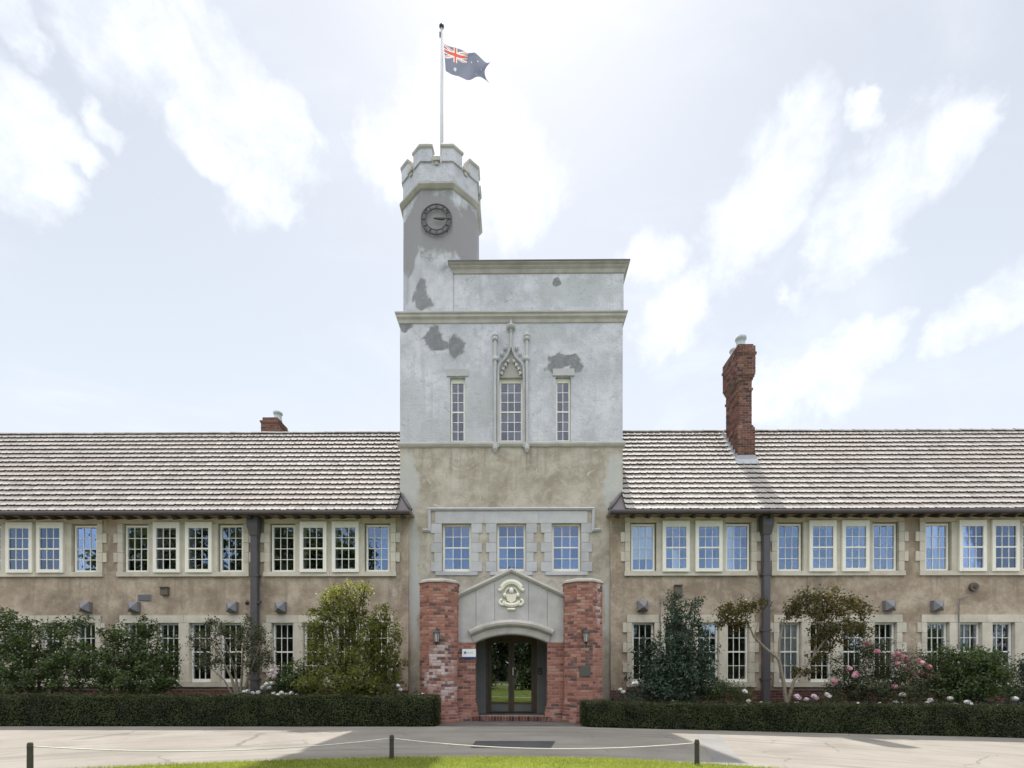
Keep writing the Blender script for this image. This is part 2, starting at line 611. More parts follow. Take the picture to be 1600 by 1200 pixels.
M['tower_hi'] = mat_render('limewashed_render', [(0.45, 0.452, 0.49), (0.58, 0.58, 0.63), (0.68, 0.675, 0.72)],
                           bl([(676, 528, 17, 21), (690, 540, 18, 10), (711, 541, 16, 20), (634, 511, 13, 9), (882, 563, 28, 13), (866, 575, 16, 10), (900, 574, 14, 10), (870, 441, 8, 9)]),
                           (0.20, 0.20, 0.21), 0.5, (0.40, 0.40, 0.40), 0.9, veins=(0.36, 0.36, 0.36),
                           second=(bl([(745, 625, 45, 40), (700, 670, 60, 30), (850, 520, 40, 25), (900, 455, 75, 26), (640, 640, 25, 60)]), (0.48, 0.49, 0.50), 0.6))
M['turret'] = mat_render('turret_render', [(0.46, 0.462, 0.495), (0.57, 0.57, 0.61), (0.66, 0.655, 0.69)],
                         bl([(654, 455, 13, 24), (664, 474, 15, 14)]), (0.22, 0.22, 0.23), 0.5, (0.33, 0.33, 0.33), 0.6,
                         second=(bl([(640, 360, 28, 62), (665, 345, 42, 70), (692, 350, 36, 66), (730, 350, 40, 62), (735, 385, 30, 42)]), (0.275, 0.262, 0.27), 0.92))
M['tower_lo'] = mat_render('bare_render', [(0.33, 0.285, 0.225), (0.45, 0.40, 0.33), (0.55, 0.50, 0.43)], None, streak=0.75,
                           streak_col=(0.15, 0.13, 0.11), streak_band=(7.2, 8.3), scale=1.3, veins=(0.62, 0.58, 0.50),
                           second=(bl([(638, 760, 22, 60), (960, 760, 18, 60), (645, 900, 13, 120), (958, 960, 15, 100)]), (0.52, 0.52, 0.51), 0.75))
M['wing'] = mat_render('roughcast_render', [(0.29, 0.228, 0.172), (0.43, 0.345, 0.262), (0.56, 0.465, 0.365)], None, streak=0.7,
                       streak_col=(0.22, 0.19, 0.155), bump=1.0, scale=1.1, streak_band=(2.9, 4.2))
M['stone'] = mat_plain('dressed_stone', (0.58, 0.53, 0.44), 0.85, 0.2, 0.16, 3.5, bump=0.25)
M['stone_grey'] = mat_plain('grey_stone', (0.46, 0.453, 0.46), 0.85, 0.2, 0.14, 3.0, bump=0.25)
M['moulding'] = mat_plain('moulded_stone', (0.44, 0.415, 0.385), 0.85, 0.2, 0.22, 2.5, bump=0.25)
M['cast'] = mat_plain('cast_stone', (0.45, 0.435, 0.43), 0.85, 0.2, 0.2, 2.2, bump=0.25)
M['cream'] = mat_plain('cream_paint', (0.84, 0.81, 0.72), 0.5, 0.35, 0.05, 5)
M['white'] = mat_plain('white_paint', (0.82, 0.81, 0.76), 0.5, 0.35, 0.04, 5)
M['glass'] = mat_glass('window_glass', 0.145)
M['door_glass'] = mat_glass('door_glass', 0.19)
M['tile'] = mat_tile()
M['iron'] = mat_plain('dark_iron', (0.055, 0.05, 0.055), 0.55, 0.4, 0.2, 8)
M['gutter'] = mat_plain('gutter_paint', (0.115, 0.10, 0.11), 0.45, 0.4, 0.15, 4)
M['pipe'] = mat_plain('pipe_paint', (0.088, 0.082, 0.088), 0.45, 0.4, 0.15, 4)
M['timber'] = mat_plain('eaves_timber', (0.30, 0.25, 0.17), 0.7, 0.2, 0.2, 5)
M['dark_timber'] = mat_plain('dark_timber', (0.07, 0.055, 0.045), 0.7, 0.2, 0.2, 5)
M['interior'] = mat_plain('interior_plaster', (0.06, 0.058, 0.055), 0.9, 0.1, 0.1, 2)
M['curtain'] = mat_plain('white_curtain', (0.82, 0.84, 0.86), 0.9, 0.1, 0.06, 3)
M['brick'] = mat_brick('pillar_brick', [(a.x, a.z, rx, rz) for a, rx, rz in
                                        ((at(690, 1030, -2.5), 0.36, 0.75), (at(672, 1060, -2.5), 0.3, 0.4), (at(700, 1075, -2.5), 0.3, 0.4), (at(936, 945, -2.5), 0.10, 0.7))])
M['brick_ch'] = mat_brick('chimney_brick', dark=0.52)
M['brick_dk'] = mat_brick('plinth_brick', dark=0.42)
M['mortar'] = mat_plain('mortar', (0.36, 0.31, 0.28), 0.95, 0.1, 0.25, 8, bump=0.4)
M['lead'] = mat_plain('lead_flashing', (0.36, 0.37, 0.40), 0.5, 0.4, 0.15, 4)
M['pot'] = mat_plain('chimney_pot', (0.50, 0.54, 0.56), 0.6, 0.3, 0.15, 4)
M['cowl'] = mat_plain('grey_cowl', (0.20, 0.195, 0.21), 0.5, 0.35, 0.12, 4)
M['box_brown'] = mat_plain('brown_box', (0.13, 0.11, 0.085), 0.6, 0.3, 0.15, 5)
M['door'] = mat_plain('brown_door', (0.085, 0.062, 0.042), 0.5, 0.35, 0.2, 6)
M['recess'] = mat_plain('recess_paint', (0.15, 0.155, 0.15), 0.7, 0.25, 0.12, 3)
M['steel'] = mat_plain('brushed_steel', (0.75, 0.74, 0.70), 0.3, 0.5, 0.05, 9, metal=0.6)
M['sign_white'] = mat_plain('sign_white', (0.80, 0.82, 0.85), 0.4, 0.4, 0.02, 3)
M['sign_blue'] = mat_plain('sign_blue', (0.035, 0.065, 0.22), 0.4, 0.4, 0.05, 3)
M['sign_text'] = mat_plain('sign_text', (0.30, 0.40, 0.58), 0.5, 0.3, 0.05, 3)
M['bronze'] = mat_plain('plaque_bronze', (0.10, 0.095, 0.085), 0.45, 0.4, 0.15, 20, metal=0.3)
M['crest'] = mat_plain('crest_cream', (0.78, 0.75, 0.62), 0.7, 0.25, 0.05, 5)
M['pole'] = mat_plain('pole_paint', (0.50, 0.50, 0.52), 0.45, 0.4, 0.08, 3)
M['rope'] = mat_plain('white_rope', (0.60, 0.58, 0.54), 0.85, 0.1, 0.08, 30)
M['post'] = mat_plain('dark_post', (0.055, 0.05, 0.042), 0.6, 0.3, 0.2, 12)
M['lamp_glass'] = mat_plain('frosted_lamp_glass', (0.42, 0.41, 0.38), 0.3, 0.5, 0.08, 9)


def mat_flag(name, c, t=0.45):
    m, nt, out = new_mat(name)
    a = nd(nt, 'ShaderNodeBsdfDiffuse', {'Color': c4(c)})
    b = nd(nt, 'ShaderNodeBsdfTranslucent', {'Color': c4(c)})
    mx = nd(nt, 'ShaderNodeMixShader', {0: t, 1: a.outputs[0], 2: b.outputs[0]})
    nt.links.new(mx.outputs[0], out.inputs[0])
    return m


M['flag_blue'] = mat_flag('flag_blue', (0.20, 0.21, 0.275))
M['flag_red'] = mat_flag('flag_red', (0.60, 0.13, 0.10))
M['flag_white'] = mat_flag('flag_white', (0.70, 0.68, 0.68))

F_CAMELLIA = mat_foliage('camellia_leaves', (0.012, 0.022, 0.008), (0.036, 0.062, 0.018), (0.090, 0.125, 0.040), 0.3, 0.42)
F_OLIVE = mat_foliage('olive_leaves', (0.018, 0.026, 0.012), (0.042, 0.055, 0.026), (0.085, 0.095, 0.050), 0.3, 0.45)
F_YELLOW = mat_foliage('golden_leaves', (0.035, 0.046, 0.012), (0.085, 0.105, 0.026), (0.20, 0.20, 0.06), 0.48, 0.4)
F_MAPLE = mat_foliage('maple_leaves', (0.030, 0.036, 0.012), (0.065, 0.065, 0.022), (0.12, 0.095, 0.034), 0.4, 0.5)
F_HEDGE = mat_foliage('hedge_leaves', (0.010, 0.014, 0.006), (0.028, 0.041, 0.013), (0.075, 0.088, 0.030), 0.2, 0.6)
F_BLUE = mat_foliage('blue_green_leaves', (0.012, 0.026, 0.018), (0.032, 0.058, 0.040), (0.070, 0.105, 0.075), 0.25, 0.4)
F_TREE = mat_foliage('tree_leaves', (0.012, 0.022, 0.008), (0.035, 0.055, 0.018), (0.075, 0.10, 0.032), 0.3, 0.45)
F_GRASS = mat_foliage('grass_blades', (0.11, 0.135, 0.025), (0.20, 0.22, 0.042), (0.30, 0.31, 0.07), 0.35, 0.5)
M['petal_white'] = mat_foliage('white_petals', (0.60, 0.56, 0.55), (0.75, 0.72, 0.70), (0.82, 0.80, 0.78), 0.2, 0.6)
M['petal_pink'] = mat_foliage('pink_petals', (0.40, 0.11, 0.18), (0.54, 0.20, 0.31), (0.68, 0.42, 0.50), 0.25, 0.6)
M['petal_blush'] = mat_foliage('blush_petals', (0.55, 0.36, 0.45), (0.66, 0.50, 0.58), (0.78, 0.68, 0.72), 0.25, 0.6)
M['bark'] = mat_plain('bark', (0.12, 0.095, 0.07), 0.9, 0.1, 0.35, 14, bump=0.6)
M['bark_pale'] = mat_plain('pale_bark', (0.21, 0.18, 0.14), 0.9, 0.1, 0.35, 14, bump=0.6)
M['hedge_core'] = mat_plain('hedge_twigs', (0.012, 0.016, 0.008), 0.95, 0.05, 0.3, 20, bump=0.5)


def mat_ground(name, tones, scale, fine, rough=0.95, lines=False):
    m, nt, out = new_mat(name)
    p = position(nt)
    c = ramp(nt, noise(nt, p, scale, 7, 0.6, 0.5), [(0.3, tones[0]), (0.5, tones[1]), (0.72, tones[2])])
    f = noise(nt, p, fine, 4, 0.7)
    c = mixc(nt, maprange(nt, f, 0.5, 0.75, 0, 0.3), c, [t * 0.6 for t in tones[0]])
    if lines:      # faint tyre tracks that follow the drive
        rad = nd(nt, 'ShaderNodeVectorMath', {0: nd(nt, 'ShaderNodeVectorMath', {0: p, 1: (-0.3, -23.0, 0.0)}, operation='SUBTRACT').outputs[0]}, operation='LENGTH').outputs['Value']
        px_ = nd(nt, 'ShaderNodeSeparateXYZ', {0: p}).outputs[0]
        w = noise(nt, nd(nt, 'ShaderNodeCombineXYZ', {0: math_(nt, 'MULTIPLY', px_, 0.10), 1: math_(nt, 'MULTIPLY', rad, 2.1), 2: 0.0}).outputs[0], 1.0, 5, 0.62, 0.5)
        vo = nd(nt, 'ShaderNodeTexVoronoi', {'Vector': nd(nt, 'ShaderNodeVectorMath', {0: p, 1: scaled(nt, nd(nt, 'ShaderNodeTexNoise', {'Vector': p, 'Scale': 1.5, 'Detail': 5.0}).outputs['Color'], (0.5, 0.5, 0))}, operation='ADD').outputs[0], 'Scale': 0.42}, feature='DISTANCE_TO_EDGE').outputs['Distance']
        c = mixc(nt, math_(nt, 'MULTIPLY', maprange(nt, vo, 0.012, 0.003), maprange(nt, noise(nt, p, 0.5, 3), 0.45, 0.6, 0.0, 0.5)), c, [t * 0.4 for t in tones[0]])
        c = mixc(nt, maprange(nt, w, 0.50, 0.66, 0, 0.5), c, [t * 0.72 for t in tones[0]])
    finish(nt, out, c, rough, 0.15, height=f, bump=0.35, bdist=0.01)
    return m


M['drive'] = mat_ground('pale_bitumen', [(0.185, 0.170, 0.150), (0.22, 0.204, 0.182), (0.255, 0.238, 0.214)], 0.7, 60, lines=True)
M['patch'] = mat_ground('grey_patch', [(0.17, 0.168, 0.164), (0.195, 0.192, 0.187), (0.22, 0.215, 0.21)], 1.2, 60)
M['dark_patch'] = mat_ground('dark_patch', [(0.055, 0.055, 0.058), (0.07, 0.07, 0.073), (0.085, 0.085, 0.087)], 2.0, 60)
M['soil'] = mat_ground('garden_soil', [(0.02, 0.015, 0.01), (0.04, 0.03, 0.02), (0.06, 0.045, 0.03)], 3.0, 30)
M['turf'] = mat_ground('turf', [(0.07, 0.10, 0.016), (0.11, 0.15, 0.025), (0.15, 0.19, 0.036)], 1.5, 40)
M['meadow'] = mat_ground('meadow', [(0.05, 0.07, 0.02), (0.075, 0.095, 0.03), (0.10, 0.115, 0.04)], 0.3, 8)
M['slab'] = mat_ground('porch_paving', [(0.085, 0.08, 0.08), (0.11, 0.104, 0.10), (0.14, 0.13, 0.125)], 2.0, 40)


# ------------------------------------------------------------------ ground
def sheet(name, mat, x0, x1, y0, y1, off, kind='structure', parent=None, cols=None):
    xs = sorted({x0, x1, *[b for b in (1.5, 18.0) if x0 < b < x1]})
    mb = MB()
    for a, b in zip(xs, xs[1:]):
        mb.add([(a, y0, gz(a) + off), (b, y0, gz(b) + off), (b, y1, gz(b) + off), (a, y1, gz(a) + off)], [(0, 1, 2, 3)])
    o = obj(name, mb, mat, parent, fix=False)
    if kind and parent is None:
        o['kind'] = kind
    return o


sheet('ground', M['meadow'], -1500, 1500, -1500, 1500, -0.03)
sheet('driveway', M['drive'], -42, 42, -45, 0.5, 0.0)
LC, LR = Vector((-0.3, -23.0)), 14.7
mb = MB()
xs = sorted(set(np.linspace(-LR, LR, 121).tolist()) | {1.5 - LC.x})
for a, b in zip(xs, xs[1:]):
    ha, hb = math.sqrt(max(0, LR * LR - a * a)), math.sqrt(max(0, LR * LR - b * b))
    X0, X1 = LC.x + a, LC.x + b
    mb.add([(X0, LC.y - ha, gz(X0) + 0.035), (X1, LC.y - hb, gz(X1) + 0.035), (X1, LC.y + hb, gz(X1) + 0.035), (X0, LC.y + ha, gz(X0) + 0.035)], [(0, 1, 2, 3)])
    mb.add([(X0, LC.y + ha, gz(X0) + 0.035), (X1, LC.y + hb, gz(X1) + 0.035), (X1, LC.y + hb, gz(X1) - 0.01), (X0, LC.y + ha, gz(X0) - 0.01)], [(3, 2, 1, 0)])
lawn = tag(obj('lawn', mb, M['turf'], fix=False), kind='structure')
# grass blades on the near edge of the lawn
n = 46000
ax = rng.uniform(-7.5, 7.5, n)
ay = LC.y + np.sqrt(LR ** 2 - (ax - LC.x) ** 2) - np.abs(rng.normal(0, 0.9, n)) ** 1.0 + rng.normal(0, 0.012, n)
az = np.array([gz(x) for x in ax]) + 0.03
hh = rng.uniform(0.025, 0.06, n)
th = rng.uniform(0, 2 * np.pi, n)
wd = rng.uniform(0.003, 0.006, n)
lean = rng.normal(0, 0.018, (n, 2))
P0 = np.stack([ax - np.cos(th) * wd, ay - np.sin(th) * wd, az], 1)
P1 = np.stack([ax + np.cos(th) * wd, ay + np.sin(th) * wd, az], 1)
P2 = np.stack([ax + lean[:, 0], ay + lean[:, 1], az + hh], 1)
V = np.stack([P0, P1, P2], 1).reshape(-1, 3)
tag(put('lawn_grass', poly_mesh('lawn_grass', V, np.arange(3 * n).reshape(-1, 3), 3), mats=F_GRASS),
    'mown green grass at the rim of the round lawn', 'grass', kind='stuff')
HEDGE_Y0, HEDGE_Y1 = -3.5, -2.75
sheet('garden_soil', M['soil'], -24, -2.45, HEDGE_Y1 - 0.6, 0.2, 0.02).name = 'garden_bed'
sheet('garden_bed', M['soil'], 2.45, 24, HEDGE_Y1 - 0.6, 0.2, 0.02)
sheet('porch_paving', M['slab'], -2.0, 2.0, -3.35, 0.1, 0.006)
# a repaired trench across the drive and the dark patch before the steps
mb = MB()
pts = [(1090, 1147), (1122, 1147), (1168, 1200), (1120, 1200)]


def on_ground(px, py, off=0.0):
    g = 0.0
    for _ in range(6):
        d = F * (CAM.z - g) / (py - HY)
        p = at(px, HY, CAM.y + d)
        g = gz(p.x)
    return Vector((p.x, p.y, g + off))


q = [on_ground(*p_, 0.004) for p_ in pts]
q[2] = q[2] + (q[2] - q[1]) * 0.5
q[3] = q[3] + (q[3] - q[0]) * 0.5
mb.add(q, [(3, 2, 1, 0)])
tag(obj('trench_repair', mb, M['patch'], fix=False), kind='structure')
a, b = on_ground(735, 1169), on_ground(868, 1158)
mb = MB()
mb.add([(a.x, a.y, 0.004), (b.x - 0.15, a.y, 0.004), (b.x + 0.0, b.y, 0.004), (a.x + 0.02, b.y, 0.004)], [(0, 1, 2, 3)])
tag(obj('drive_patch', mb, M['dark_patch'], fix=False), kind='structure')


# ------------------------------------------------------------------ windows
def win_kit(name, w, h, cols, rows, side, top, bot, meet=0.0, deep=0.09, bar=0.019):
    """meshes of one window, origin at the middle of its foot, outer face at y = 0"""
    fr = MB()
    fr.box(-w / 2, -w / 2 + side, 0, deep, 0, h)
    fr.box(w / 2 - side, w / 2, 0, deep, 0, h)
    fr.box(-w / 2 + side, w / 2 - side, 0.004, deep, h - top, h)
    fr.box(-w / 2 + side, w / 2 - side, -0.012, deep, 0, bot)
    iw, ih = w - 2 * side, h - top - bot
    rail = meet
    rows_z = []
    if meet:
        half = (ih - rail) / 2
        rows_z = [(bot + k * half / (rows // 2), bot + (k + 1) * half / (rows // 2)) for k in range(rows // 2)]
        rows_z += [(bot + half + rail + k * half / (rows // 2), bot + half + rail + (k + 1) * half / (rows // 2)) for k in range(rows // 2)]
        fr.box(-w / 2 + side, w / 2 - side, 0.012, deep - 0.012, bot + half, bot + half + rail)
    else:
        rows_z = [(bot + k * ih / rows, bot + (k + 1) * ih / rows) for k in range(rows)]
    br = MB()
    for k in range(1, cols):
        x = -iw / 2 + k * iw / cols
        if meet:
            br.box(x - bar / 2, x + bar / 2, 0.022, 0.052, bot, bot + half)
            br.box(x - bar / 2, x + bar / 2, 0.022, 0.052, bot + half + rail, h - top)
        else:
            br.box(x - bar / 2, x + bar / 2, 0.022, 0.052, bot, h - top)
    for i, (z0, z1) in enumerate(rows_z):
        if i and abs(z0 - rows_z[i - 1][1]) < 1e-6:
            for k in range(cols):
                xa = -iw / 2 + k * iw / cols + (bar / 2 if k else 0)
                xb = -iw / 2 + (k + 1) * iw / cols - (bar / 2 if k < cols - 1 else 0)
                br.box(xa, xb, 0.024, 0.050, z0 - bar / 2, z0 + bar / 2)
    pw, ph = iw / cols, rows_z[0][1] - rows_z[0][0]
    pane = MB().box(-pw / 2, pw / 2, 0, 0.004, -ph / 2, ph / 2)
    spots = [(-iw / 2 + (k + 0.5) * pw, 0.036, (z0 + z1) / 2) for z0, z1 in rows_z for k in range(cols)]
    fm, bm_, pm = fr.mesh(name), br.mesh(name + '_bars'), pane.mesh(name + '_pane')
    return dict(frame=fm, bars=bm_, pane=pm, spots=spots, w=w, h=h, iw=iw, bot=bot, top=top)


def place_window(kit, parent, x, y, z, paint, glass, jitter=0.0022, curtain=None):
    o = put('window', kit['frame'], parent, (x, y, z), mats=paint)
    put('glazing_bars', kit['bars'], o, (x, y, z), mats=M['white'])
    for a, b, c in kit['spots']:
        put('pane', kit['pane'], o, (x + a, y + b, z + c), (random.gauss(0, jitter), 0, random.gauss(0, jitter)), mats=glass)
    if curtain:
        u0, u1, v0, v1 = curtain
        iw, z0, z1 = kit['iw'], z + kit['bot'], z + kit['h'] - kit['top']
        n_ = 18
        V_, F_ = [], []
        for i in range(n_ + 1):
            u = u0 + (u1 - u0) * i / n_
            xx = x - iw / 2 + u * iw
            yy = y + 0.085 + 0.018 * math.sin(i * 1.9)
            V_ += [(xx, yy, z0 + v0 * (z1 - z0)), (xx, yy, z0 + v1 * (z1 - z0))]
        for i in range(n_):
            F_.append((2 * i, 2 * i + 2, 2 * i + 3, 2 * i + 1))
        cm = MB()
        cm.add(V_, F_)
        obj('curtain', cm, M['curtain'], o, smooth=True, fix=False)
    return o


KIT_FIX = win_kit('casement', 0.73, 1.47, 3, 4, 0.055, 0.06, 0.06)
KIT_BOX = win_kit('box_sash', 0.83, 1.57, 3, 4, 0.105, 0.19, 0.10, 0.045, 0.28)
KIT_LOW = win_kit('sash', 0.66, 1.85, 3, 4, 0.055, 0.06, 0.10, 0.045)
KIT_TWR = win_kit('tower_sash', 0.90, 1.52, 3, 4, 0.065, 0.075, 0.10, 0.04)
KIT_SLIT = win_kit('slit_sash', 0.45, 2.02, 2, 6, 0.05, 0.13, 0.08, 0.04)
KIT_MID = win_kit('gothic_sash', 0.73, 2.02, 3, 6, 0.055, 0.13, 0.08, 0.04)


# ------------------------------------------------------------------ the wings
YW = -0.10
EAVE_Y, RIDGE_Y = -0.62, 2.72
EAVE_Z = ZP(797, EAVE_Y)
RIDGE_Z = ZP(676, RIDGE_Y)
SLOPE = math.atan2(RIDGE_Z - EAVE_Z, RIDGE_Y - EAVE_Y)
SL = math.hypot(RIDGE_Z - EAVE_Z, RIDGE_Y - EAVE_Y)
NCOURSE = 17
GAUGE = SL / NCOURSE
TW = 0.235
PITCH_RIGHT = 0.0


def tile_mesh(seed):
    r = random.Random(seed)
    mb = MB()
    L, T = GAUGE * 1.12, 0.060
    prof = [(0.0, 0.012), (0.02, 0.020), (0.045, 0.020), (0.065, 0.004), (0.115, 0.0), (0.13, 0.009), (0.15, 0.009), (0.165, 0.0), (0.205, 0.002), (0.23, 0.012)]
    jl, jr = r.uniform(-0.008, 0.008), r.uniform(-0.008, 0.008)
    lo, up, un = [], [], []
    for x, h in prof:
        t = x / 0.23
        s0 = jl * (1 - t) + jr * t
        lo.append((x, s0, T + h))
        up.append((x, L, h + 0.002))
        un.append((x, s0 + 0.006, -0.004))
    k = len(prof)
    vs_ = lo + up + un
    fs_ = []
    for i in range(k - 1):
        fs_.append((i, i + 1, k + i + 1, k + i))
        fs_.append((2 * k + i, 2 * k + i + 1, i + 1, i))
    fs_.append((0, k, 2 * k))
    fs_.append((k - 1, 3 * k - 1, 2 * k - 1))
    mb.add(vs_, fs_)
    return mb.mesh('tile', fix=False)


TILES = [tile_mesh(s) for s in range(6)]
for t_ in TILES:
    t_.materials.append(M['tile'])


def slope_frame(x, s):
    """frame on the front slope: local x along the eaves, y up the slope, z outwards"""
    up = Vector((0, math.cos(SLOPE), math.sin(SLOPE)))
    nrm = Vector((0, -math.sin(SLOPE), math.cos(SLOPE)))
    o = Vector((x, EAVE_Y, EAVE_Z)) + up * s
    return Matrix(((1, up.x, nrm.x, o.x), (0, up.y, nrm.y, o.y), (0, up.z, nrm.z, o.z), (0, 0, 0, 1)))


GROUPS_L = [[-17, 34, 82, 133], [213, 263, 313, 361], [442, 491, 541, 590]]
GROUPS_R = [[1005, 1055, 1106, 1153], [1234, 1283, 1334, 1383], [1465, 1516, 1567, 1617]]
CURTAIN_UP = {1005: (0, 1, 0.27, 1), 1055: (0.32, 0.72, 0, 0.46), 1153: (0.0, 0.42, 0.0, 1), 1465: (0, 0.66, 0.48, 1), 1516: (0, 0.6, 0.5, 1), 1567: (0.0, 0.7, 0.25, 1)}
CURTAIN_LO = {1234: (0, 1, 0, 1), 1516: (0, 0.68, 0.15, 1), 1567: (0, 0.72, 0.3, 1), 34: (0, .3, 0, 1)}

UP_SILL, UP_HEAD = ZP(893, YW), ZP(817, YW)
LO_SILL, LO_HEAD = ZP(1066, YW), ZP(973, YW)


def stone_block(parent, x0, x1, z0, z1, y0, y1, mat, name='stone'):
    j = 0.004
    mb = MB().box(x0 + j, x1 - j, y0 - random.uniform(0, 0.006), y1, z0 + j, z1 - j)
    return obj(name, mb, mat, parent)


def window_group(wing, centres, lower, holes):
    z0, z1 = (LO_SILL, LO_HEAD) if lower else (UP_SILL, UP_HEAD)
    hw = 0.34 if lower else 0.40
    xs_ = [XP(c, YW) for c in centres]
    yf, yb = YW - 0.035, YW + 0.30
    L0, R0 = xs_[0] - hw, xs_[-1] + hw
    jamb = 0.17
    lint = 0.24 if lower else 0.16
    sill = 0.15
    holes.append((L0 - jamb, R0 + jamb, z0 - sill, z1 + lint))
    st = M['stone']
    # lintel in lengths, sill in lengths, mullions
    cuts = [L0 - jamb] + [(a + b) / 2 for a, b in zip(xs_, xs_[1:])] + [R0 + jamb]
    for a, b in zip(cuts, cuts[1:]):
        stone_block(wing, a, b, z1, z1 + lint, yf, yb, st, 'lintel')
    mid = (L0 + R0) / 2
    for a, b in ((L0 - jamb - 0.02, mid), (mid, R0 + jamb + 0.02)):
        stone_block(wing, a, b, z0 - sill, z0, yf - 0.03, yb, st, 'sill')
    for a, b in zip(xs_, xs_[1:]):
        stone_block(wing, a + hw, b - hw, z0, z1, yf, yb, st, 'mullion')
    nq = 6 if lower else 5
    for k in range(nq):
        za, zb = z0 + (z1 - z0) * k / nq, z0 + (z1 - z0) * (k + 1) / nq
        e = 0.13 if k % 2 else 0.0
        stone_block(wing, L0 - jamb, L0, za, zb, yf, yb, st)
        stone_block(wing, R0, R0 + jamb, za, zb, yf, yb, st)
        if e:
            stone_block(wing, L0 - jamb - e, L0 - jamb, za, zb, yf + 0.003, YW + 0.02, st)
            stone_block(wing, R0 + jamb, R0 + jamb + e, za, zb, yf + 0.003, YW + 0.02, st)
    for i, (c, x) in enumerate(zip(centres, xs_)):
        if lower:
            place_window(KIT_LOW, wing, x, YW + 0.09, z0 + 0.002, M['white'], M['glass'], curtain=CURTAIN_LO.get(c))
        elif i in (1, 2):
            place_window(KIT_BOX, wing, x, YW - 0.11, z0 - 0.03, M['cream'], M['glass'], curtain=CURTAIN_UP.get(c))
        else:
            place_window(KIT_FIX, wing, x, YW + 0.05, z0 + 0.002, M['cream'], M['glass'], curtain=CURTAIN_UP.get(c))


def brick_spots(poly, z0, course, n_courses, length=0.235, start=0, edges=None, proud=0.0):
    """running bond round a plan polygon (CCW): list of (matrix, half?, edge, course)"""
    res = []
    n_ = len(poly)
    for c in range(n_courses):
        z = z0 + (c + 0.5) * course
        for e in (edges if edges is not None else range(n_)):
            a, b = Vector(poly[e]), Vector(poly[(e + 1) % n_])
            d = b - a
            Ln = d.length
            nb = max(1, round(Ln / length))
            bl_ = Ln / nb
            d.normalize()
            nrm = Vector((d.y, -d.x))
            odd = (c + e + start) % 2
            segs = []
            if odd:
                segs = [(0, 0.5)] + [(k + 0.5, k + 1.5) for k in range(nb - 1)] + [(nb - 0.5, nb)]
            else:
                segs = [(k, k + 1) for k in range(nb)]
            for s0, s1 in segs:
                m_ = a + d * ((s0 + s1) / 2 * bl_) + nrm * (proud + random.uniform(-0.003, 0.003))
                ang = math.atan2(d.y, d.x)
                Mx = Matrix.Translation((m_.x, m_.y, z)) @ Matrix.Rotation(ang, 4, 'Z')
                res.append((Mx, (s1 - s0) * bl_, e, c))
    return res


BRICK_CACHE = {}


def brick_mesh(length, course, mat):
    key = (round(length, 3), round(course, 3), mat.name)
    if key not in BRICK_CACHE:
        mb = MB()
        l, h = length - 0.010, course - 0.011
        b = 0.004
        # front face set in from its edges a little: worn arrises
        f = [(-l / 2 + b, 0, -h / 2 + b), (l / 2 - b, 0, -h / 2 + b), (l / 2 - b, 0, h / 2 - b), (-l / 2 + b, 0, h / 2 - b)]
        m_ = [(-l / 2, b, -h / 2), (l / 2, b, -h / 2), (l / 2, b, h / 2), (-l / 2, b, h / 2)]
        k = [(-l / 2, 0.06, -h / 2), (l / 2, 0.06, -h / 2), (l / 2, 0.06, h / 2), (-l / 2, 0.06, h / 2)]
        fs_ = [(0, 1, 2, 3)]
        for o in (0, 4):
            fs_ += [(o + i, o + 4 + i, o + 4 + (i + 1) % 4, o + (i + 1) % 4) for i in range(4)]
        mb.add(f + m_ + k, fs_)
        me = mb.mesh('brick')
        me.materials.append(mat)
        BRICK_CACHE[key] = me
    return BRICK_CACHE[key]


def lay(parent, spots, course, mat, limit=300, key=None):
    """the first `limit` bricks as pieces, the rest joined"""
    spots = sorted(spots, key=key) if key else spots
    for Mx, ln, e, c in spots[:limit]:
        put('brick', brick_mesh(ln, course, mat), parent, Mx.to_translation(), Mx.to_euler())
    rest = {}
    for Mx, ln, e, c in spots[limit:]:
        rest.setdefault(round(ln, 3), []).append(Mx)
    V_, F_ = [], []
    for ln, ms in rest.items():
        src = brick_mesh(ln, course, mat)
        pts_ = [v.co.copy() for v in src.vertices]
        fs_ = [tuple(p.vertices) for p in src.polygons]
        for Mx in ms:
            o = len(V_)
            V_.extend([tuple(Mx @ p) for p in pts_])
            F_.extend([tuple(i + o for i in f) for f in fs_])
    if V_:
        me = bpy.data.meshes.new('brickwork')
        me.from_pydata(V_, [], F_)
        o = put('brickwork', me, parent, mats=mat)
        o['kind'] = 'stuff'


def inset(poly, d):
    n_ = len(poly)
    res = []
    for i in range(n_):
        p, a, b = Vector(poly[i]), Vector(poly[i - 1]), Vector(poly[(i + 1) % n_])
        n1 = Vector(((p - a).y, -(p - a).x)).normalized()
        n2 = Vector(((b - p).y, -(b - p).x)).normalized()
        m_ = (n1 + n2).normalized()
        q_ = p - m_ * d / max(0.3, m_.dot(n1))
        res.append((q_.x, q_.y))
    return res


def rect(x0, x1, y0, y1):
    return [(x0, y0), (x1, y0), (x1, y1), (x0, y1)]


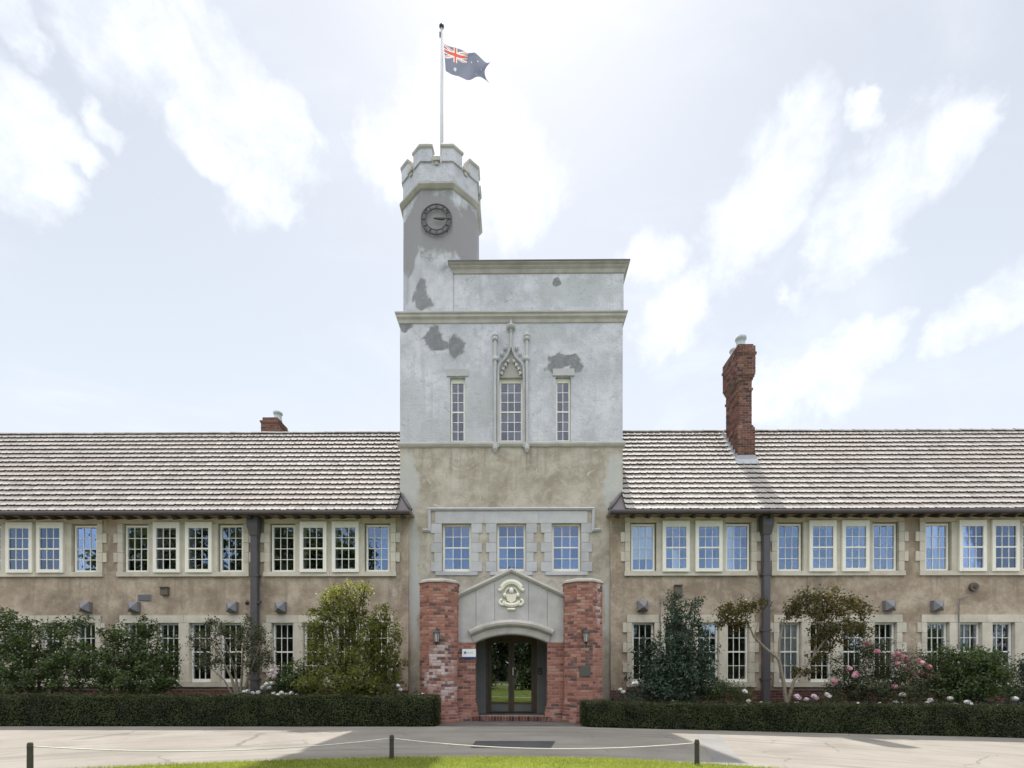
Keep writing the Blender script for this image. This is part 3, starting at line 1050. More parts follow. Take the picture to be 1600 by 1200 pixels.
def chimney(wing, x0, x1, y0, y1, zbase, stages, pots):
    """stages: list of (z0, z1, widen)"""
    core = None
    for i, (za, zb, w) in enumerate(stages):
        pl = rect(x0 - w, x1 + w, y0 - w, y1 + w)
        mb = MB().column(inset(pl, 0.008), za, zb)
        if core is None:
            core = obj('chimney', mb, M['mortar'], wing)
        else:
            obj('chimney_stage', mb, M['mortar'], core)
        nc = max(1, round((zb - za) / 0.078))
        sp = brick_spots(pl, za, (zb - za) / nc, nc, 0.22, start=i)
        lay(core, sp, (zb - za) / nc, M['brick_ch'], 0)
    for (x, y, z, r, h, tilt) in pots:
        mb = MB().lathe((0, 0, 0), [(r * 1.05, 0), (r, 0.05), (r * 0.9, h * 0.5), (r * 0.92, h * 0.72), (r * 1.15, h * 0.76), (r * 1.15, h * 0.96), (r * 0.9, h)], 14)
        put('chimney_pot', mb.mesh('chimney_pot', True, True), core, (x, y, z), (tilt, 0, 0), mats=M['pot'])
    return core


def build_wing(side):
    left = side < 0
    x_in = XP(638, YW) if left else XP(954, YW)          # wall end against the tower front
    x_out = -19.6 if left else 19.6
    xa, xb = min(x_in, x_out), max(x_in, x_out)
    lab = ('long two storey roughcast wing left of the clock tower with striped pale tile roof' if left else
           'long two storey roughcast wing right of the clock tower, tall brick chimney on its roof')
    w = thing('school_wing', lab, 'building', ((xa + xb) / 2, 2.0, 0), 'wings of the school building')
    holes = []
    groups = GROUPS_L if left else GROUPS_R
    for g in groups:
        window_group(w, g, False, holes)
        window_group(w, g, True, holes)
    PL_Z = ZP(1078, YW)
    WALL_TOP = EAVE_Z + 0.42
    obj('wall', wall_mb(xa, xb, PL_Z, WALL_TOP, YW, 0.34, holes), M['wing'], w, fix=False)
    # brick plinth
    core = obj('plinth', MB().box(xa, xb, YW - 0.022, YW + 0.3, -0.6, PL_Z - 0.002), M['mortar'], w)
    sp = []
    course = 0.085
    nc = int((PL_Z + 0.35) / course)
    x = xa
    pl = [(xa, YW - 0.03), (xb, YW - 0.03)]
    sp = brick_spots(pl + [(xb, YW + 0.2), (xa, YW + 0.2)], PL_Z - nc * course, course, nc, 0.235, edges=[0])
    lay(core, sp, course, M['brick_dk'], 0)
    # rooms behind the windows
    mb = MB()
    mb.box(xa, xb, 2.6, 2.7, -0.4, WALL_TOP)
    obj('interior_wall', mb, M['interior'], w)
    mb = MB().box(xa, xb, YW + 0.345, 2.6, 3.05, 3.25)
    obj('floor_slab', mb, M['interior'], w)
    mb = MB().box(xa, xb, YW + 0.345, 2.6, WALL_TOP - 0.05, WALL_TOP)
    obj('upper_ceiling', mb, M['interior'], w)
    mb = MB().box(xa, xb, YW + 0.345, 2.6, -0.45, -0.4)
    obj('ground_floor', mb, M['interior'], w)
    mb = MB()
    for g0, g1 in zip(groups, groups[1:]):
        x = (XP(g0[-1], YW) + XP(g1[0], YW)) / 2
        mb.box(x - 0.07, x + 0.07, YW + 0.345, 2.6, -0.4, WALL_TOP - 0.05)
    obj('partition', mb, M['interior'], w)
    mb = MB().box(xa if left else 3.6, -3.6 if left else xb, 2.71, 6.0, -0.4, EAVE_Z)
    obj('rear_range', mb, M['wing'], w)
    # roof
    xr = XT0 + 0.03 if left else XT1 - 0.03
    rx0, rx1 = (x_out - 0.3, xr) if left else (xr, x_out + 0.3)
    up = Vector((0, math.cos(SLOPE), math.sin(SLOPE)))
    nr = Vector((0, -math.sin(SLOPE), math.cos(SLOPE)))
    e, r_ = Vector((0, EAVE_Y, EAVE_Z)), Vector((0, RIDGE_Y, RIDGE_Z))
    back = Vector((0, 2 * RIDGE_Y - EAVE_Y, EAVE_Z))
    mb = MB()
    sec = [e - nr * 0.02, r_ - Vector((0, 0, 0.03)), back - Vector((0, -0.0, 0.02)), back - Vector((0, 0.1, 0.12)), r_ - Vector((0, 0, 0.2)), e - nr * 0.12]
    k = len(sec)
    vs_ = [(rx0, p.y, p.z) for p in sec] + [(rx1, p.y, p.z) for p in sec]
    mb.add(vs_, [tuple(range(k)), tuple(range(2 * k - 1, k - 1, -1))] + [(i, i + k, (i + 1) % k + k, (i + 1) % k) for i in range(k)])
    roof = obj('roof', mb, M['dark_timber'], w)
    spots = []
    for c in range(NCOURSE):
        s = c * GAUGE - 0.03
        off = 0.5 * TW * (c % 2)
        n_ = int((rx1 - rx0) / TW) + 2
        yy = EAVE_Y + math.cos(SLOPE) * s
        for i in range(n_):
            if left:
                x = rx1 - (i + 1) * TW + off * 0
                x = rx1 - (i + 1) * TW
            else:
                x = rx0 + i * TW
            if x < rx0 - TW or x > rx1 + TW:
                continue
            spots.append((c, x, s))
        # the lowest courses run on in front of the tower corner
        if yy < -5:
            lim = (XP(640, EAVE_Y) if left else XP(952, EAVE_Y))
            q_ = 0
            while True:
                x = (rx1 + q_ * TW) if left else (rx0 - (q_ + 1) * TW)
                if (left and x + TW > lim + 0.09) or (not left and x < lim - 0.09):
                    break
                spots.append((c, x, s))
                q_ += 1
    sgn = -1 if left else 1
    spots.sort(key=lambda t: t[0] * 1.0 + abs(t[1]) * 0.22)
    rest = {}
    for i, (c, x, s) in enumerate(spots):
        Mx = slope_frame(x, s + random.uniform(-0.006, 0.006)) @ Matrix.Rotation(random.gauss(0, 0.006), 4, 'Z') @ Matrix.Rotation(random.gauss(0, 0.006), 4, 'X')
        t_ = random.randrange(len(TILES))
        if i < 300:
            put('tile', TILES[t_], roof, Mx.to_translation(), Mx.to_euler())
        else:
            rest.setdefault(t_, []).append(Mx)
    allV, allF = [], []
    for t_, ms in rest.items():
        src = TILES[t_]
        pts_ = np.array([tuple(v.co) for v in src.vertices])
        fs_ = [tuple(p.vertices) for p in src.polygons]
        for Mx in ms:
            A = np.array(Mx)
            o = len(allV)
            allV.extend((pts_ @ A[:3, :3].T + A[:3, 3]).tolist())
            allF.extend([tuple(i + o for i in f) for f in fs_])
    me = bpy.data.meshes.new('tiling')
    me.from_pydata(allV, [], allF)
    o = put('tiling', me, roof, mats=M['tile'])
    o['kind'] = 'stuff'
    # ridge tiles
    rm = MB()
    for i in range(8):
        w0, w1 = math.pi * i / 8, math.pi * (i + 1) / 8
        for (za, zb) in ((0.0, 1.0),):
            rm.add([(0, -0.13 * math.cos(w0), 0.10 * math.sin(w0)), (0.40, -0.12 * math.cos(w0), 0.09 * math.sin(w0)),
                    (0.40, -0.12 * math.cos(w1), 0.09 * math.sin(w1)), (0, -0.13 * math.cos(w1), 0.10 * math.sin(w1))], [(0, 1, 2, 3)])
            rm.add([(0, -0.13 * math.cos(w0), 0.10 * math.sin(w0)), (0, -0.13 * math.cos(w1), 0.10 * math.sin(w1)), (0, 0, -0.02)], [(0, 1, 2)])
    rme = rm.mesh('ridge_tile', False)
    x = rx0
    while x < rx1 - 0.2:
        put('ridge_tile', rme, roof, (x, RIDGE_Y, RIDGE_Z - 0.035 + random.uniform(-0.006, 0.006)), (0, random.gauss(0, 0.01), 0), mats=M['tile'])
        x += 0.385
    # gutter, fascia, soffit, rafter feet
    gx0, gx1 = (rx0, XP(642, EAVE_Y)) if left else (XP(952, EAVE_Y), rx1)
    gz0 = EAVE_Z - 0.05
    prof = [(-0.12, 0.03), (-0.124, -0.005), (-0.11, -0.04), (-0.08, -0.062), (-0.02, -0.066), (0.0, -0.06), (0.0, 0.015), (-0.012, 0.015), (-0.02, -0.045), (-0.08, -0.05), (-0.10, -0.02), (-0.108, 0.03)]
    mb = MB()
    k = len(prof)
    vs_ = [(gx0, EAVE_Y + a_, gz0 + b_) for a_, b_ in prof] + [(gx1, EAVE_Y + a_, gz0 + b_) for a_, b_ in prof]
    mb.add(vs_, [(i, i + k, (i + 1) % k + k, (i + 1) % k) for i in range(k)] + [tuple(range(k)), tuple(range(2 * k - 1, k - 1, -1))])
    gut = obj('gutter', mb, M['gutter'], w)
    gxe = gx1 if left else gx0
    obj('gutter_end', MB().box(gxe - 0.012, gxe + 0.012, EAVE_Y - 0.14, EAVE_Y + 0.1, gz0 - 0.09, gz0 + 0.04), M['gutter'], gut)
    obj('fascia', MB().box(gx0, gx1, EAVE_Y + 0.003, EAVE_Y + 0.028, gz0 - 0.085, gz0 + 0.035), M['dark_timber'], w)
    obj('soffit', MB().box(gx0, gx1, EAVE_Y + 0.03, YW + 0.02, gz0 - 0.02, gz0 + 0.02), M['timber'], w)
    foot = MB()
    foot.add([(-0.035, EAVE_Y + 0.03, 0), (0.035, EAVE_Y + 0.03, 0), (0.035, YW, 0), (-0.035, YW, 0),
              (-0.035, EAVE_Y + 0.03, -0.13), (0.035, EAVE_Y + 0.03, -0.13), (0.035, EAVE_Y + 0.14, -0.15), (-0.035, EAVE_Y + 0.14, -0.15), (0.035, YW - 0.04, -0.02), (-0.035, YW - 0.04, -0.02)],
             [(0, 1, 5, 4), (4, 5, 6, 7), (7, 6, 8, 9), (1, 2, 8, 6), (1, 6, 5), (0, 4, 7), (0, 7, 9, 3), (9, 8, 2, 3)])
    fme = foot.mesh('rafter_foot')
    px = -40 if left else 962
    while px < (640 if left else 1650):
        put('rafter_foot', fme, w, (XP(px, YW), 0, gz0 - 0.022), mats=M['dark_timber'])
        px += 23.2
    # closing piece of roof where the eaves meet the tower front
    s0, s1 = 0.0, (0.0 - EAVE_Y) / math.cos(SLOPE)
    A = Vector((gxe, EAVE_Y + 0.02, EAVE_Z + 0.0))
    mb = MB()
    xin = XT0 if left else XT1
    top = Vector((xin + (0.05 if left else -0.05), 0.01, EAVE_Z + 0.6 * math.tan(SLOPE)))
    b1 = Vector((gxe, 0.01, EAVE_Z - 0.02))
    b2 = Vector((xin, 0.01, EAVE_Z - 0.02))
    b3 = Vector((xin, EAVE_Y + 0.02, EAVE_Z))
    mb.add([A, b1, top, b2, b3], [(0, 1, 2), (0, 2, 4), (1, 3, 2), (0, 4, 3, 1)])
    obj('hip_flashing', mb, M['gutter'], w)
    hm = MB().tube([A + Vector((0, 0, 0.02)), A.lerp(top, 0.5) + Vector((0, -0.02, 0.02)), top], [0.05, 0.055, 0.05], 8)
    obj('hip_tile', hm, M['gutter'], roof, smooth=True)
    # rainwater head and downpipe
    pxp = 399 if left else 1196
    X = XP(pxp, YW - 0.12)
    hw_ = 0.105
    z_top = gz0 - 0.13
    pipe = obj('downpipe', MB().box(X - hw_, X + hw_, YW - 0.24, YW - 0.05, gz(X) - 0.05, z_top - 0.5), M['pipe'], w, bevel=0.02)
    mb = MB()
    hp = [(X - 0.165, YW - 0.34), (X + 0.165, YW - 0.34), (X + 0.165, YW - 0.045), (X - 0.165, YW - 0.045)]
    lp = [(X - hw_ - 0.01, YW - 0.25), (X + hw_ + 0.01, YW - 0.25), (X + hw_ + 0.01, YW - 0.046), (X - hw_ - 0.01, YW - 0.046)]
    mb.column(hp, z_top - 0.22, z_top + 0.06)
    mb.column(lp, z_top - 0.5, z_top - 0.222, hp)
    obj('rainwater_head', mb, M['pipe'], pipe)
    for zz in (1.1, 2.6, 4.3):
        obj('pipe_strap', MB().box(X - hw_ - 0.03, X + hw_ + 0.03, YW - 0.25, YW - 0.001, zz, zz + 0.06), M['pipe'], pipe)
    # chimney
    if not left:
        Yc = 1.22
        x0, x1 = XP(1152.5, Yc), XP(1180, Yc)
        zt = ZP(536, Yc, 1165)
        zk, zh = ZP(667, Yc, 1165), ZP(592, Yc, 1165)
        zb = ZP(727, Yc, 1165)
        wn = -0.075
        ch = chimney(w, x0, x1, Yc, Yc + 1.25, zb,
                     [(zb - 0.25, zk, 0.0), (zk, zk + 0.08, -0.035), (zk + 0.08, ZP(608, Yc, 1165), wn), (ZP(608, Yc, 1165), ZP(608, Yc, 1165) + 0.08, wn + 0.03),
                      (ZP(608, Yc, 1165) + 0.08, zh, wn), (zh, zh + 0.08, -0.045), (zh + 0.08, zh + 0.16, -0.015), (zh + 0.16, zt - 0.38, 0.01), (zt - 0.38, zt - 0.30, 0.04), (zt - 0.30, zt - 0.08, 0.012), (zt - 0.08, zt, -0.04)],
                     [((x0 + x1) / 2 - 0.02, Yc + 0.42, zt, 0.16, 0.46, 0.06), ((x0 + x1) / 2 - 0.02, Yc + 0.92, zt, 0.15, 0.36, 0.0)])
        # lead apron and step flashing
        mb = MB()
        Ms = slope_frame(0, 0)
        dz = lambda y: EAVE_Z + (y - EAVE_Y) * math.tan(SLOPE)
        mb.add([(x0 - 0.08, Yc - 0.16, dz(Yc - 0.16) + 0.10), (x1 + 0.08, Yc - 0.16, dz(Yc - 0.16) + 0.10), (x1 + 0.08, Yc - 0.012, dz(Yc) + 0.13), (x0 - 0.08, Yc - 0.012, dz(Yc) + 0.13), (x1 + 0.01, Yc - 0.012, dz(Yc) + 0.26), (x0 - 0.01, Yc - 0.012, dz(Yc) + 0.26)],
               [(0, 1, 2, 3), (3, 2, 4, 5)])
        obj('flashing', mb, M['lead'], ch, fix=False)
        for sx, xx in ((-1, x0), (1, x1)):
            mb = MB()
            for i in range(7):
                y0_, y1_ = Yc + i * 0.18, Yc + (i + 1) * 0.18
                mb.add([(xx + sx * 0.012, y0_, dz(y0_) + 0.02), (xx + sx * 0.012, y1_, dz(y1_) + 0.02), (xx + sx * 0.012, y1_, dz(y1_) + 0.16), (xx + sx * 0.012, y0_, dz(y1_) + 0.14)], [(0, 1, 2, 3)])
                mb.add([(xx + sx * 0.012, y0_, dz(y0_) + 0.07), (xx + sx * 0.09, y0_, dz(y0_) + 0.07), (xx + sx * 0.09, y1_, dz(y1_) + 0.07), (xx + sx * 0.012, y1_, dz(y1_) + 0.07)], [(0, 1, 2, 3)])
            obj('flashing', mb, M['lead'], ch, fix=False)
    else:
        Yc = 3.3
        x0, x1 = XP(407.5, Yc), XP(434, Yc)
        zt = ZP(651, Yc, 420)
        chimney(w, x0, x1, Yc, Yc + 1.0, RIDGE_Z - 1.2, [(RIDGE_Z - 1.4, zt - 0.22, 0.0), (zt - 0.22, zt - 0.14, 0.03), (zt - 0.14, zt, -0.04)],
                [((x0 + x1) / 2 + 0.17, Yc + 0.35, zt - 0.02, 0.15, 0.36, 0.0)])
    return w


wing_left = build_wing(-1)
wing_right = build_wing(1)

# ------------------------------------------------------------------ the clock tower
tower = thing('clock_tower', 'square pale rendered entrance tower with a battlemented octagonal clock turret', 'tower', (0, 3.0, 0))
TD = 6.0
Z_STR = ZP(695, 0)
Z_COR = ZP(496, 0)
Z_PAR = ZP(415, 0)
# window openings
TW_Z0, TW_Z1 = ZP(893, 0), ZP(818, 0)
lw_px = [713.5, 799, 885]
lo_holes = [(XP(p, 0) - 0.46, XP(p, 0) + 0.46, TW_Z0, TW_Z1) for p in lw_px]
SUR = (XP(680, 0), XP(918, 0), ZP(899, 0), ZP(799, 0))
hi_Z0, hi_Z1 = ZP(690.5, 0), ZP(589, 0)
hi_holes = [(XP(715, 0) - 0.235, XP(715, 0) + 0.235, hi_Z0, hi_Z1), (XP(880, 0) - 0.235, XP(880, 0) + 0.235, hi_Z0, hi_Z1)]
midx = XP(798.5, 0)
ZT = ZP(558, 0)
hi_holes.append((midx - 0.38, midx + 0.38, hi_Z0, hi_Z1 + 0.0))
door_hole = (-1.5, 1.5, -0.3, 2.9)
obj('wall', wall_mb(XT0, XT1, -0.3, Z_STR - 0.002, 0, 0.4, lo_holes + [door_hole]), M['tower_lo'], tower, fix=False)
obj('upper_wall', wall_mb(XT0, XT1, Z_STR, Z_COR, 0, 0.4, hi_holes), M['tower_hi'], tower, fix=False)
mb = MB()
mb.box(XT0, XT0 + 0.35, 0.401, TD, -0.3, Z_COR)
mb.box(XT1 - 0.35, XT1, 0.401, TD, -0.3, Z_COR)
mb.box(XT0 + 0.352, XT1 - 0.352, TD - 0.3, TD, -0.3, Z_COR)
obj('side_wall', mb, M['tower_hi'], tower)
mb = MB()
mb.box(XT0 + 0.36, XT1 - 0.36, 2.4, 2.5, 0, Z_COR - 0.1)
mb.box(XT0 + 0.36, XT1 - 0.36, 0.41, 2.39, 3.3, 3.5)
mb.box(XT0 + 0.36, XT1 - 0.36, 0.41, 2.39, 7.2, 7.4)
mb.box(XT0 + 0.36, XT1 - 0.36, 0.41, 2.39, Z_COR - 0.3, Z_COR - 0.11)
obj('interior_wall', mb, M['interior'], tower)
for p in lw_px:
    place_window(KIT_TWR, tower, XP(p, 0), 0.13, TW_Z0 + 0.002, M['cream'], M['glass'], 0.002)
for p in (715, 880):
    place_window(KIT_SLIT, tower, XP(p, 0), 0.10, hi_Z0 + 0.001, M['cream'], M['glass'], 0.002)
place_window(KIT_MID, tower, midx, 0.10, hi_Z0 + 0.001, M['cream'], M['glass'], 0.002)
# stone dressings round the three entrance windows
sg = M['stone_grey']
yf = -0.025
xs_ = [XP(p, 0) for p in lw_px]
cuts = [SUR[0], (xs_[0] + xs_[1]) / 2, (xs_[1] + xs_[2]) / 2, SUR[1]]
for a_, b_ in zip(cuts, cuts[1:]):
    stone_block(tower, a_, b_, TW_Z1 + 0.0, SUR[3], yf, 0.02, sg, 'lintel')
for i, x in enumerate(xs_):
    stone_block(tower, x - 0.46 - 0.2, x + 0.46 + 0.2, SUR[2], TW_Z0, yf - 0.01, 0.02, sg, 'sill')
    for k in range(5):
        za, zb = TW_Z0 + (TW_Z1 - TW_Z0) * k / 5, TW_Z0 + (TW_Z1 - TW_Z0) * (k + 1) / 5
        e = 0.34 if k % 2 == 0 else 0.235
        eo = (0.34 if k % 2 == 0 else 0.24)
        stone_block(tower, x - 0.46 - (e if i else eo), x - 0.46, za, zb, yf, 0.02, sg)
        stone_block(tower, x + 0.46, x + 0.46 + (e if i < 2 else eo), za, zb, yf, 0.02, sg)
# label mould
zl, zt_, xl, xr = ZP(829, 0), ZP(796, 0), XP(671, 0), XP(927, 0)
path = [(XP(661, 0), zl), (xl, zl), (xl, zt_), (xr, zt_), (xr, zl), (XP(938, 0), zl)]
obj('label_mould', MB().sweep(path, [(-0.045, 0.01), (-0.045, -0.05), (0.01, -0.09), (0.05, -0.06), (0.05, 0.01)]), M['stone_grey'], tower)
# string courses and cornices
plan = rect(XT0, XT1, 0, TD)
b0 = Z_STR
obj('string_course', MB().band(plan, [(0.003, b0 - 0.08), (0.05, b0 - 0.06), (0.085, b0), (0.085, b0 + 0.05), (0.003, b0 + 0.10), (-0.05, b0 + 0.10), (-0.05, b0 - 0.08)]), M['moulding'], tower)
b0 = Z_COR
obj('cornice', MB().band(plan, [(0.003, b0 - 0.19), (0.03, b0 - 0.17), (0.045, b0 - 0.08), (0.10, b0 - 0.02), (0.10, b0 + 0.05), (0.135, b0 + 0.08), (0.135, b0 + 0.12), (0.02, b0 + 0.16), (-0.35, b0 + 0.16), (-0.35, b0 - 0.19)]), M['moulding'], tower)
obj('flat_roof', MB().box(XT0 + 0.3, XT1 - 0.3, 0.3, TD - 0.31, b0 - 0.05, b0 + 0.1), M['lead'], tower)
PX0 = XP(709.5, 0)
ppl = rect(PX0, XP(974.5, 0), 0.012, 4.2)
obj('parapet', MB().column(ppl, b0 + 0.15, Z_PAR - 0.02), M['tower_hi'], tower)
b1 = Z_PAR
obj('parapet_cornice', MB().band(ppl, [(0.002, b1 - 0.26), (0.03, b1 - 0.24), (0.05, b1 - 0.14), (0.10, b1 - 0.08), (0.10, b1 - 0.04), (0.16, b1 + 0.0), (0.16, b1 + 0.025), (-0.1, b1 + 0.035), (-0.4, b1 + 0.035), (-0.4, b1 - 0.26)]), M['moulding'], tower)
obj('parapet_flashing', MB().band(ppl, [(0.175, b1 + 0.028), (0.175, b1 + 0.062), (-0.1, b1 + 0.075), (-0.4, b1 + 0.075), (-0.4, b1 + 0.037), (-0.1, b1 + 0.037)]), M['gutter'], tower)
obj('parapet_roof', MB().column(inset(ppl, 0.41), b1 - 0.015, b1 + 0.05), M['lead'], tower)
# lintels over the slit windows
for p in (715, 880.5):
    stone_block(tower, XP(p, 0) - 0.34, XP(p, 0) + 0.34, ZP(588, 0), ZP(577, 0), -0.03, 0.05, M['stone_grey'], 'lintel')
for p in (715, 880, 798.5):
    ww = 0.27 if p != 798.5 else 0.42
    stone_block(tower, XP(p, 0) - ww, XP(p, 0) + ww, hi_Z0 - 0.09, hi_Z0, -0.06, 0.09, M['stone_grey'], 'sill')

# ogee hood over the middle window
hood = MB()


def sym(pxs):
    lft = [(XP(a_, 0), ZP(b_, 0)) for a_, b_ in pxs]
    return lft + [(2 * midx - x_, z_) for x_, z_ in reversed(lft[:-1])]


og = sym([(778.5, 700), (778.5, 640), (778.5, 590), (779, 576), (782, 569), (787, 564.5), (791, 560), (794, 554), (796.5, 548), (798.5, 541)])
og_in = [(min(x_, midx) if x_ <= midx else x_, z_) for x_, z_ in og]
hood_o = obj('ogee_hood', MB().sweep(og, [(-0.035, 0.03), (-0.04, -0.03), (-0.015, -0.09), (0.02, -0.09), (0.04, -0.04), (0.04, 0.03)]), M['stone_grey'], tower)
# stone tympanum set back between hood and window head
ty = sym([(780.5, 590), (780.5, 577), (786, 570), (792, 562), (798.5, 551)])
mb = MB()
mb.prism(ty, -0.004, 0.02)
obj('tympanum', mb, mat_plain('tympanum_stone', (0.36, 0.34, 0.32), 0.9, 0.1, 0.1, 3), tower)
# cusps along the inner edge
for (a_, b_) in ((783, 585), (785.5, 578), (789, 572), (793, 566)):
    for s in (-1, 1):
        x = midx + s * (midx - XP(a_, 0))
        z = ZP(b_, 0)
        mb = MB().prism([(x - s * 0.05, z - 0.05), (x + s * -0.065, z + 0.07), (x - s * 0.0, z + 0.05), (x + s * -0.0 - s * -0.035, z)], -0.07, -0.002)
        obj('cusp', mb, M['stone_grey'], hood_o)
# crockets climbing the outer edge
for (a_, b_) in ((778, 562), (784.5, 555), (789.5, 546)):
    for s in (-1, 1):
        x = midx + s * (XP(a_, 0) - midx)
        z = ZP(b_, 0)
        mb = MB().lathe((x, -0.05, z - 0.07), [(0.02, 0), (0.03, 0.03), (0.055, 0.07), (0.05, 0.11), (0.025, 0.14), (0.005, 0.17)], 7)
        obj('crocket', mb, M['stone_grey'], hood_o, smooth=True)
# finial
zf = lambda p: ZP(p, 0)
mb = MB()
mb.lathe((midx, -0.06, 0), [(0.05, zf(546)), (0.04, zf(536)), (0.035, zf(522)), (0.06, zf(520)), (0.045, zf(517)), (0.13, zf(515.5)), (0.15, zf(512.5)), (0.11, zf(510)), (0.04, zf(508)), (0.035, zf(504)), (0.012, zf(501))], 8)
obj('finial', mb, M['stone_grey'], hood_o, smooth=False)
for p in (773.8, 823.2):
    X = XP(p, 0)
    mb = MB()
    mb.tube([(X, -0.05, zf(703)), (X, -0.05, zf(532))], 0.048, 8)
    mb.lathe((X, -0.05, 0), [(0.03, zf(708)), (0.085, zf(702.5)), (0.085, zf(698)), (0.065, zf(696))], 8)
    mb.lathe((X, -0.05, 0), [(0.085, zf(533)), (0.095, zf(531)), (0.07, zf(528.5)), (0.10, zf(526.5)), (0.085, zf(523.5)), (0.045, zf(521)), (0.01, zf(518))], 8)
    mb.lathe((X, -0.05, 0), [(0.064, zf(565)), (0.085, zf(563.5)), (0.085, zf(561)), (0.064, zf(559))], 8)
    obj('colonnette', mb, M['stone_grey'], tower, smooth=False)

# the octagonal clock turret
TCX, TAP = XP(682.5, 0), 1.2
TCY = TAP + 0.0
TR = TAP / math.cos(math.pi / 8)


def octagon(ap, cx=TCX, cy=TCY):
    r = ap / math.cos(math.pi / 8)
    return [(cx + r * math.cos(math.pi * (2 * k + 1) / 8), cy + r * math.sin(math.pi * (2 * k + 1) / 8)) for k in range(8)]


oct_ = octagon(TAP)
Z_S2 = ZP(290, 0)
Z_CREN = ZP(247, 0)
Z_MER = ZP(223, 0)
turret = obj('turret', MB().column(oct_, Z_COR + 0.155, Z_S2), M['turret'], tower)
obj('turret_drum', MB().column(octagon(TAP + 0.01), Z_S2 + 0.002, Z_CREN - 0.12), M['tower_hi'], turret)
b2 = Z_S2
obj('turret_string', MB().band(oct_, [(0.003, b2 - 0.12), (0.05, b2 - 0.10), (0.115, b2 - 0.01), (0.115, b2 + 0.05), (0.012, b2 + 0.13), (-0.05, b2 + 0.13), (-0.05, b2 - 0.12)]), M['moulding'], turret)
th_ = 0.2
ov = 0.09
for k in range(8):
    o0, o1, o2 = Vector(octagon(TAP + ov)[k - 1]), Vector(octagon(TAP + ov)[k]), Vector(octagon(TAP + ov)[(k + 1) % 8])
    i0, i1, i2 = Vector(octagon(TAP - th_)[k - 1]), Vector(octagon(TAP - th_)[k]), Vector(octagon(TAP - th_)[(k + 1) % 8])
    g = 0.385
    pl = [o1.lerp(o0, g), o1, o1.lerp(o2, g), i1.lerp(i2, g), i1, i1.lerp(i0, g)]
    pl = [(p_.x, p_.y) for p_ in pl]
    mm = obj('merlon', MB().column(inset(pl, 0.035), Z_CREN - 0.119, Z_MER - 0.21), M['tower_hi'], turret)
    cop = MB()
    cop.column(inset(pl, 0.03), Z_MER - 0.21, Z_MER - 0.16, pl)
    cop.column(pl, Z_MER - 0.159, Z_MER - 0.10)
    cop.column(pl, Z_MER - 0.099, Z_MER, inset(pl, 0.075))
    obj('merlon_coping', cop, M['moulding'], mm)
    # sill block in the gap between two merlons
    a0, a1 = o1.lerp(o2, g + 0.01), o2.lerp(o1, g + 0.01)
    c0, c1 = i1.lerp(i2, g + 0.01), i2.lerp(i1, g + 0.01)
    sp = [(p_.x, p_.y) for p_ in (a0, a1, c1, c0)]
    cs = MB()
    cs.column(sp, Z_CREN - 0.118, Z_CREN)
    m1, m2 = a0.lerp(a1, 0.22), a0.lerp(a1, 0.78)
    e1, e2 = c0.lerp(c1, 0.22), c0.lerp(c1, 0.78)
    cs.column([(p_.x, p_.y) for p_ in (m1.lerp(e1, 0.12), m2.lerp(e2, 0.12), e2, e1)], Z_CREN - 0.22, Z_CREN - 0.119)
    obj('crenel_sill', cs, M['moulding'], turret)

# skeleton clock
cc = at(682, 343, -0.05)
clock = MB()


def ring(mb_, c, r0, r1, y0, y1, seg=48):
    vs2, fs2 = [], []
    for k_ in range(seg):
        w_ = 2 * math.pi * k_ / seg
        for r_, y_ in ((r0, y0), (r1, y0), (r1, y1), (r0, y1)):
            vs2.append((c.x + r_ * math.sin(w_), y_, c.z + r_ * math.cos(w_)))
    for k_ in range(seg):
        n2 = (k_ + 1) % seg
        for j in range(4):
            fs2.append((k_ * 4 + j, n2 * 4 + j, n2 * 4 + (j + 1) % 4, k_ * 4 + (j + 1) % 4))
    mb_.add(vs2, fs2)


ring(clock, cc, 0.452, 0.485, -0.075, -0.045)
ck = obj('clock', clock, M['iron'], tower)
mb = MB()
ring(mb, cc, 0.325, 0.345, -0.073, -0.047)
obj('inner_ring', mb, M['iron'], ck)
for h in range(12):
    w_ = 2 * math.pi * h / 12
    ns = {0: 3, 3: 2, 6: 3, 9: 2}.get(h, 2)
    mb = MB()
    for j in range(ns):
        off = (j - (ns - 1) / 2) * 0.030
        Mx = Matrix.Translation((cc.x, -0.06, cc.z)) @ Matrix.Rotation(w_, 4, 'Y') @ Matrix.Translation((off, 0, 0.395))
        mb.tbox(Mx, 0.017, 0.02, 0.11)
    obj('numeral', mb, M['iron'], ck)


def hand(name, ang, ln, wd, y):
    Mx = Matrix.Translation((cc.x, y, cc.z)) @ Matrix.Rotation(ang, 4, 'Y')
    vs2 = [Mx @ Vector(p_) for p_ in ((-wd * 0.6, 0, -0.09), (wd * 0.6, 0, -0.09), (wd, 0, ln * 0.6), (0, 0, ln), (-wd, 0, ln * 0.6))]
    vs2 += [v_ + Vector((0, 0.012, 0)) for v_ in vs2]
    mb_ = MB()
    mb_.add(vs2, [(0, 1, 2, 3, 4), (9, 8, 7, 6, 5)] + [(i, (i + 1) % 5, (i + 1) % 5 + 5, i + 5) for i in range(5)])
    obj(name, mb_, M['iron'], ck)


hand('hour_hand', R(98), 0.28, 0.035, -0.09)
hand('minute_hand', R(92), 0.42, 0.022, -0.11)
for k in range(4):
    w_ = math.pi / 4 + k * math.pi / 2
    p_ = Vector((cc.x + 0.46 * math.sin(w_), -0.05, cc.z + 0.46 * math.cos(w_)))
    obj('clock_bracket', MB().box(p_.x - 0.015, p_.x + 0.015, -0.05, 0.03, p_.z - 0.015, p_.z + 0.015), M['iron'], ck)

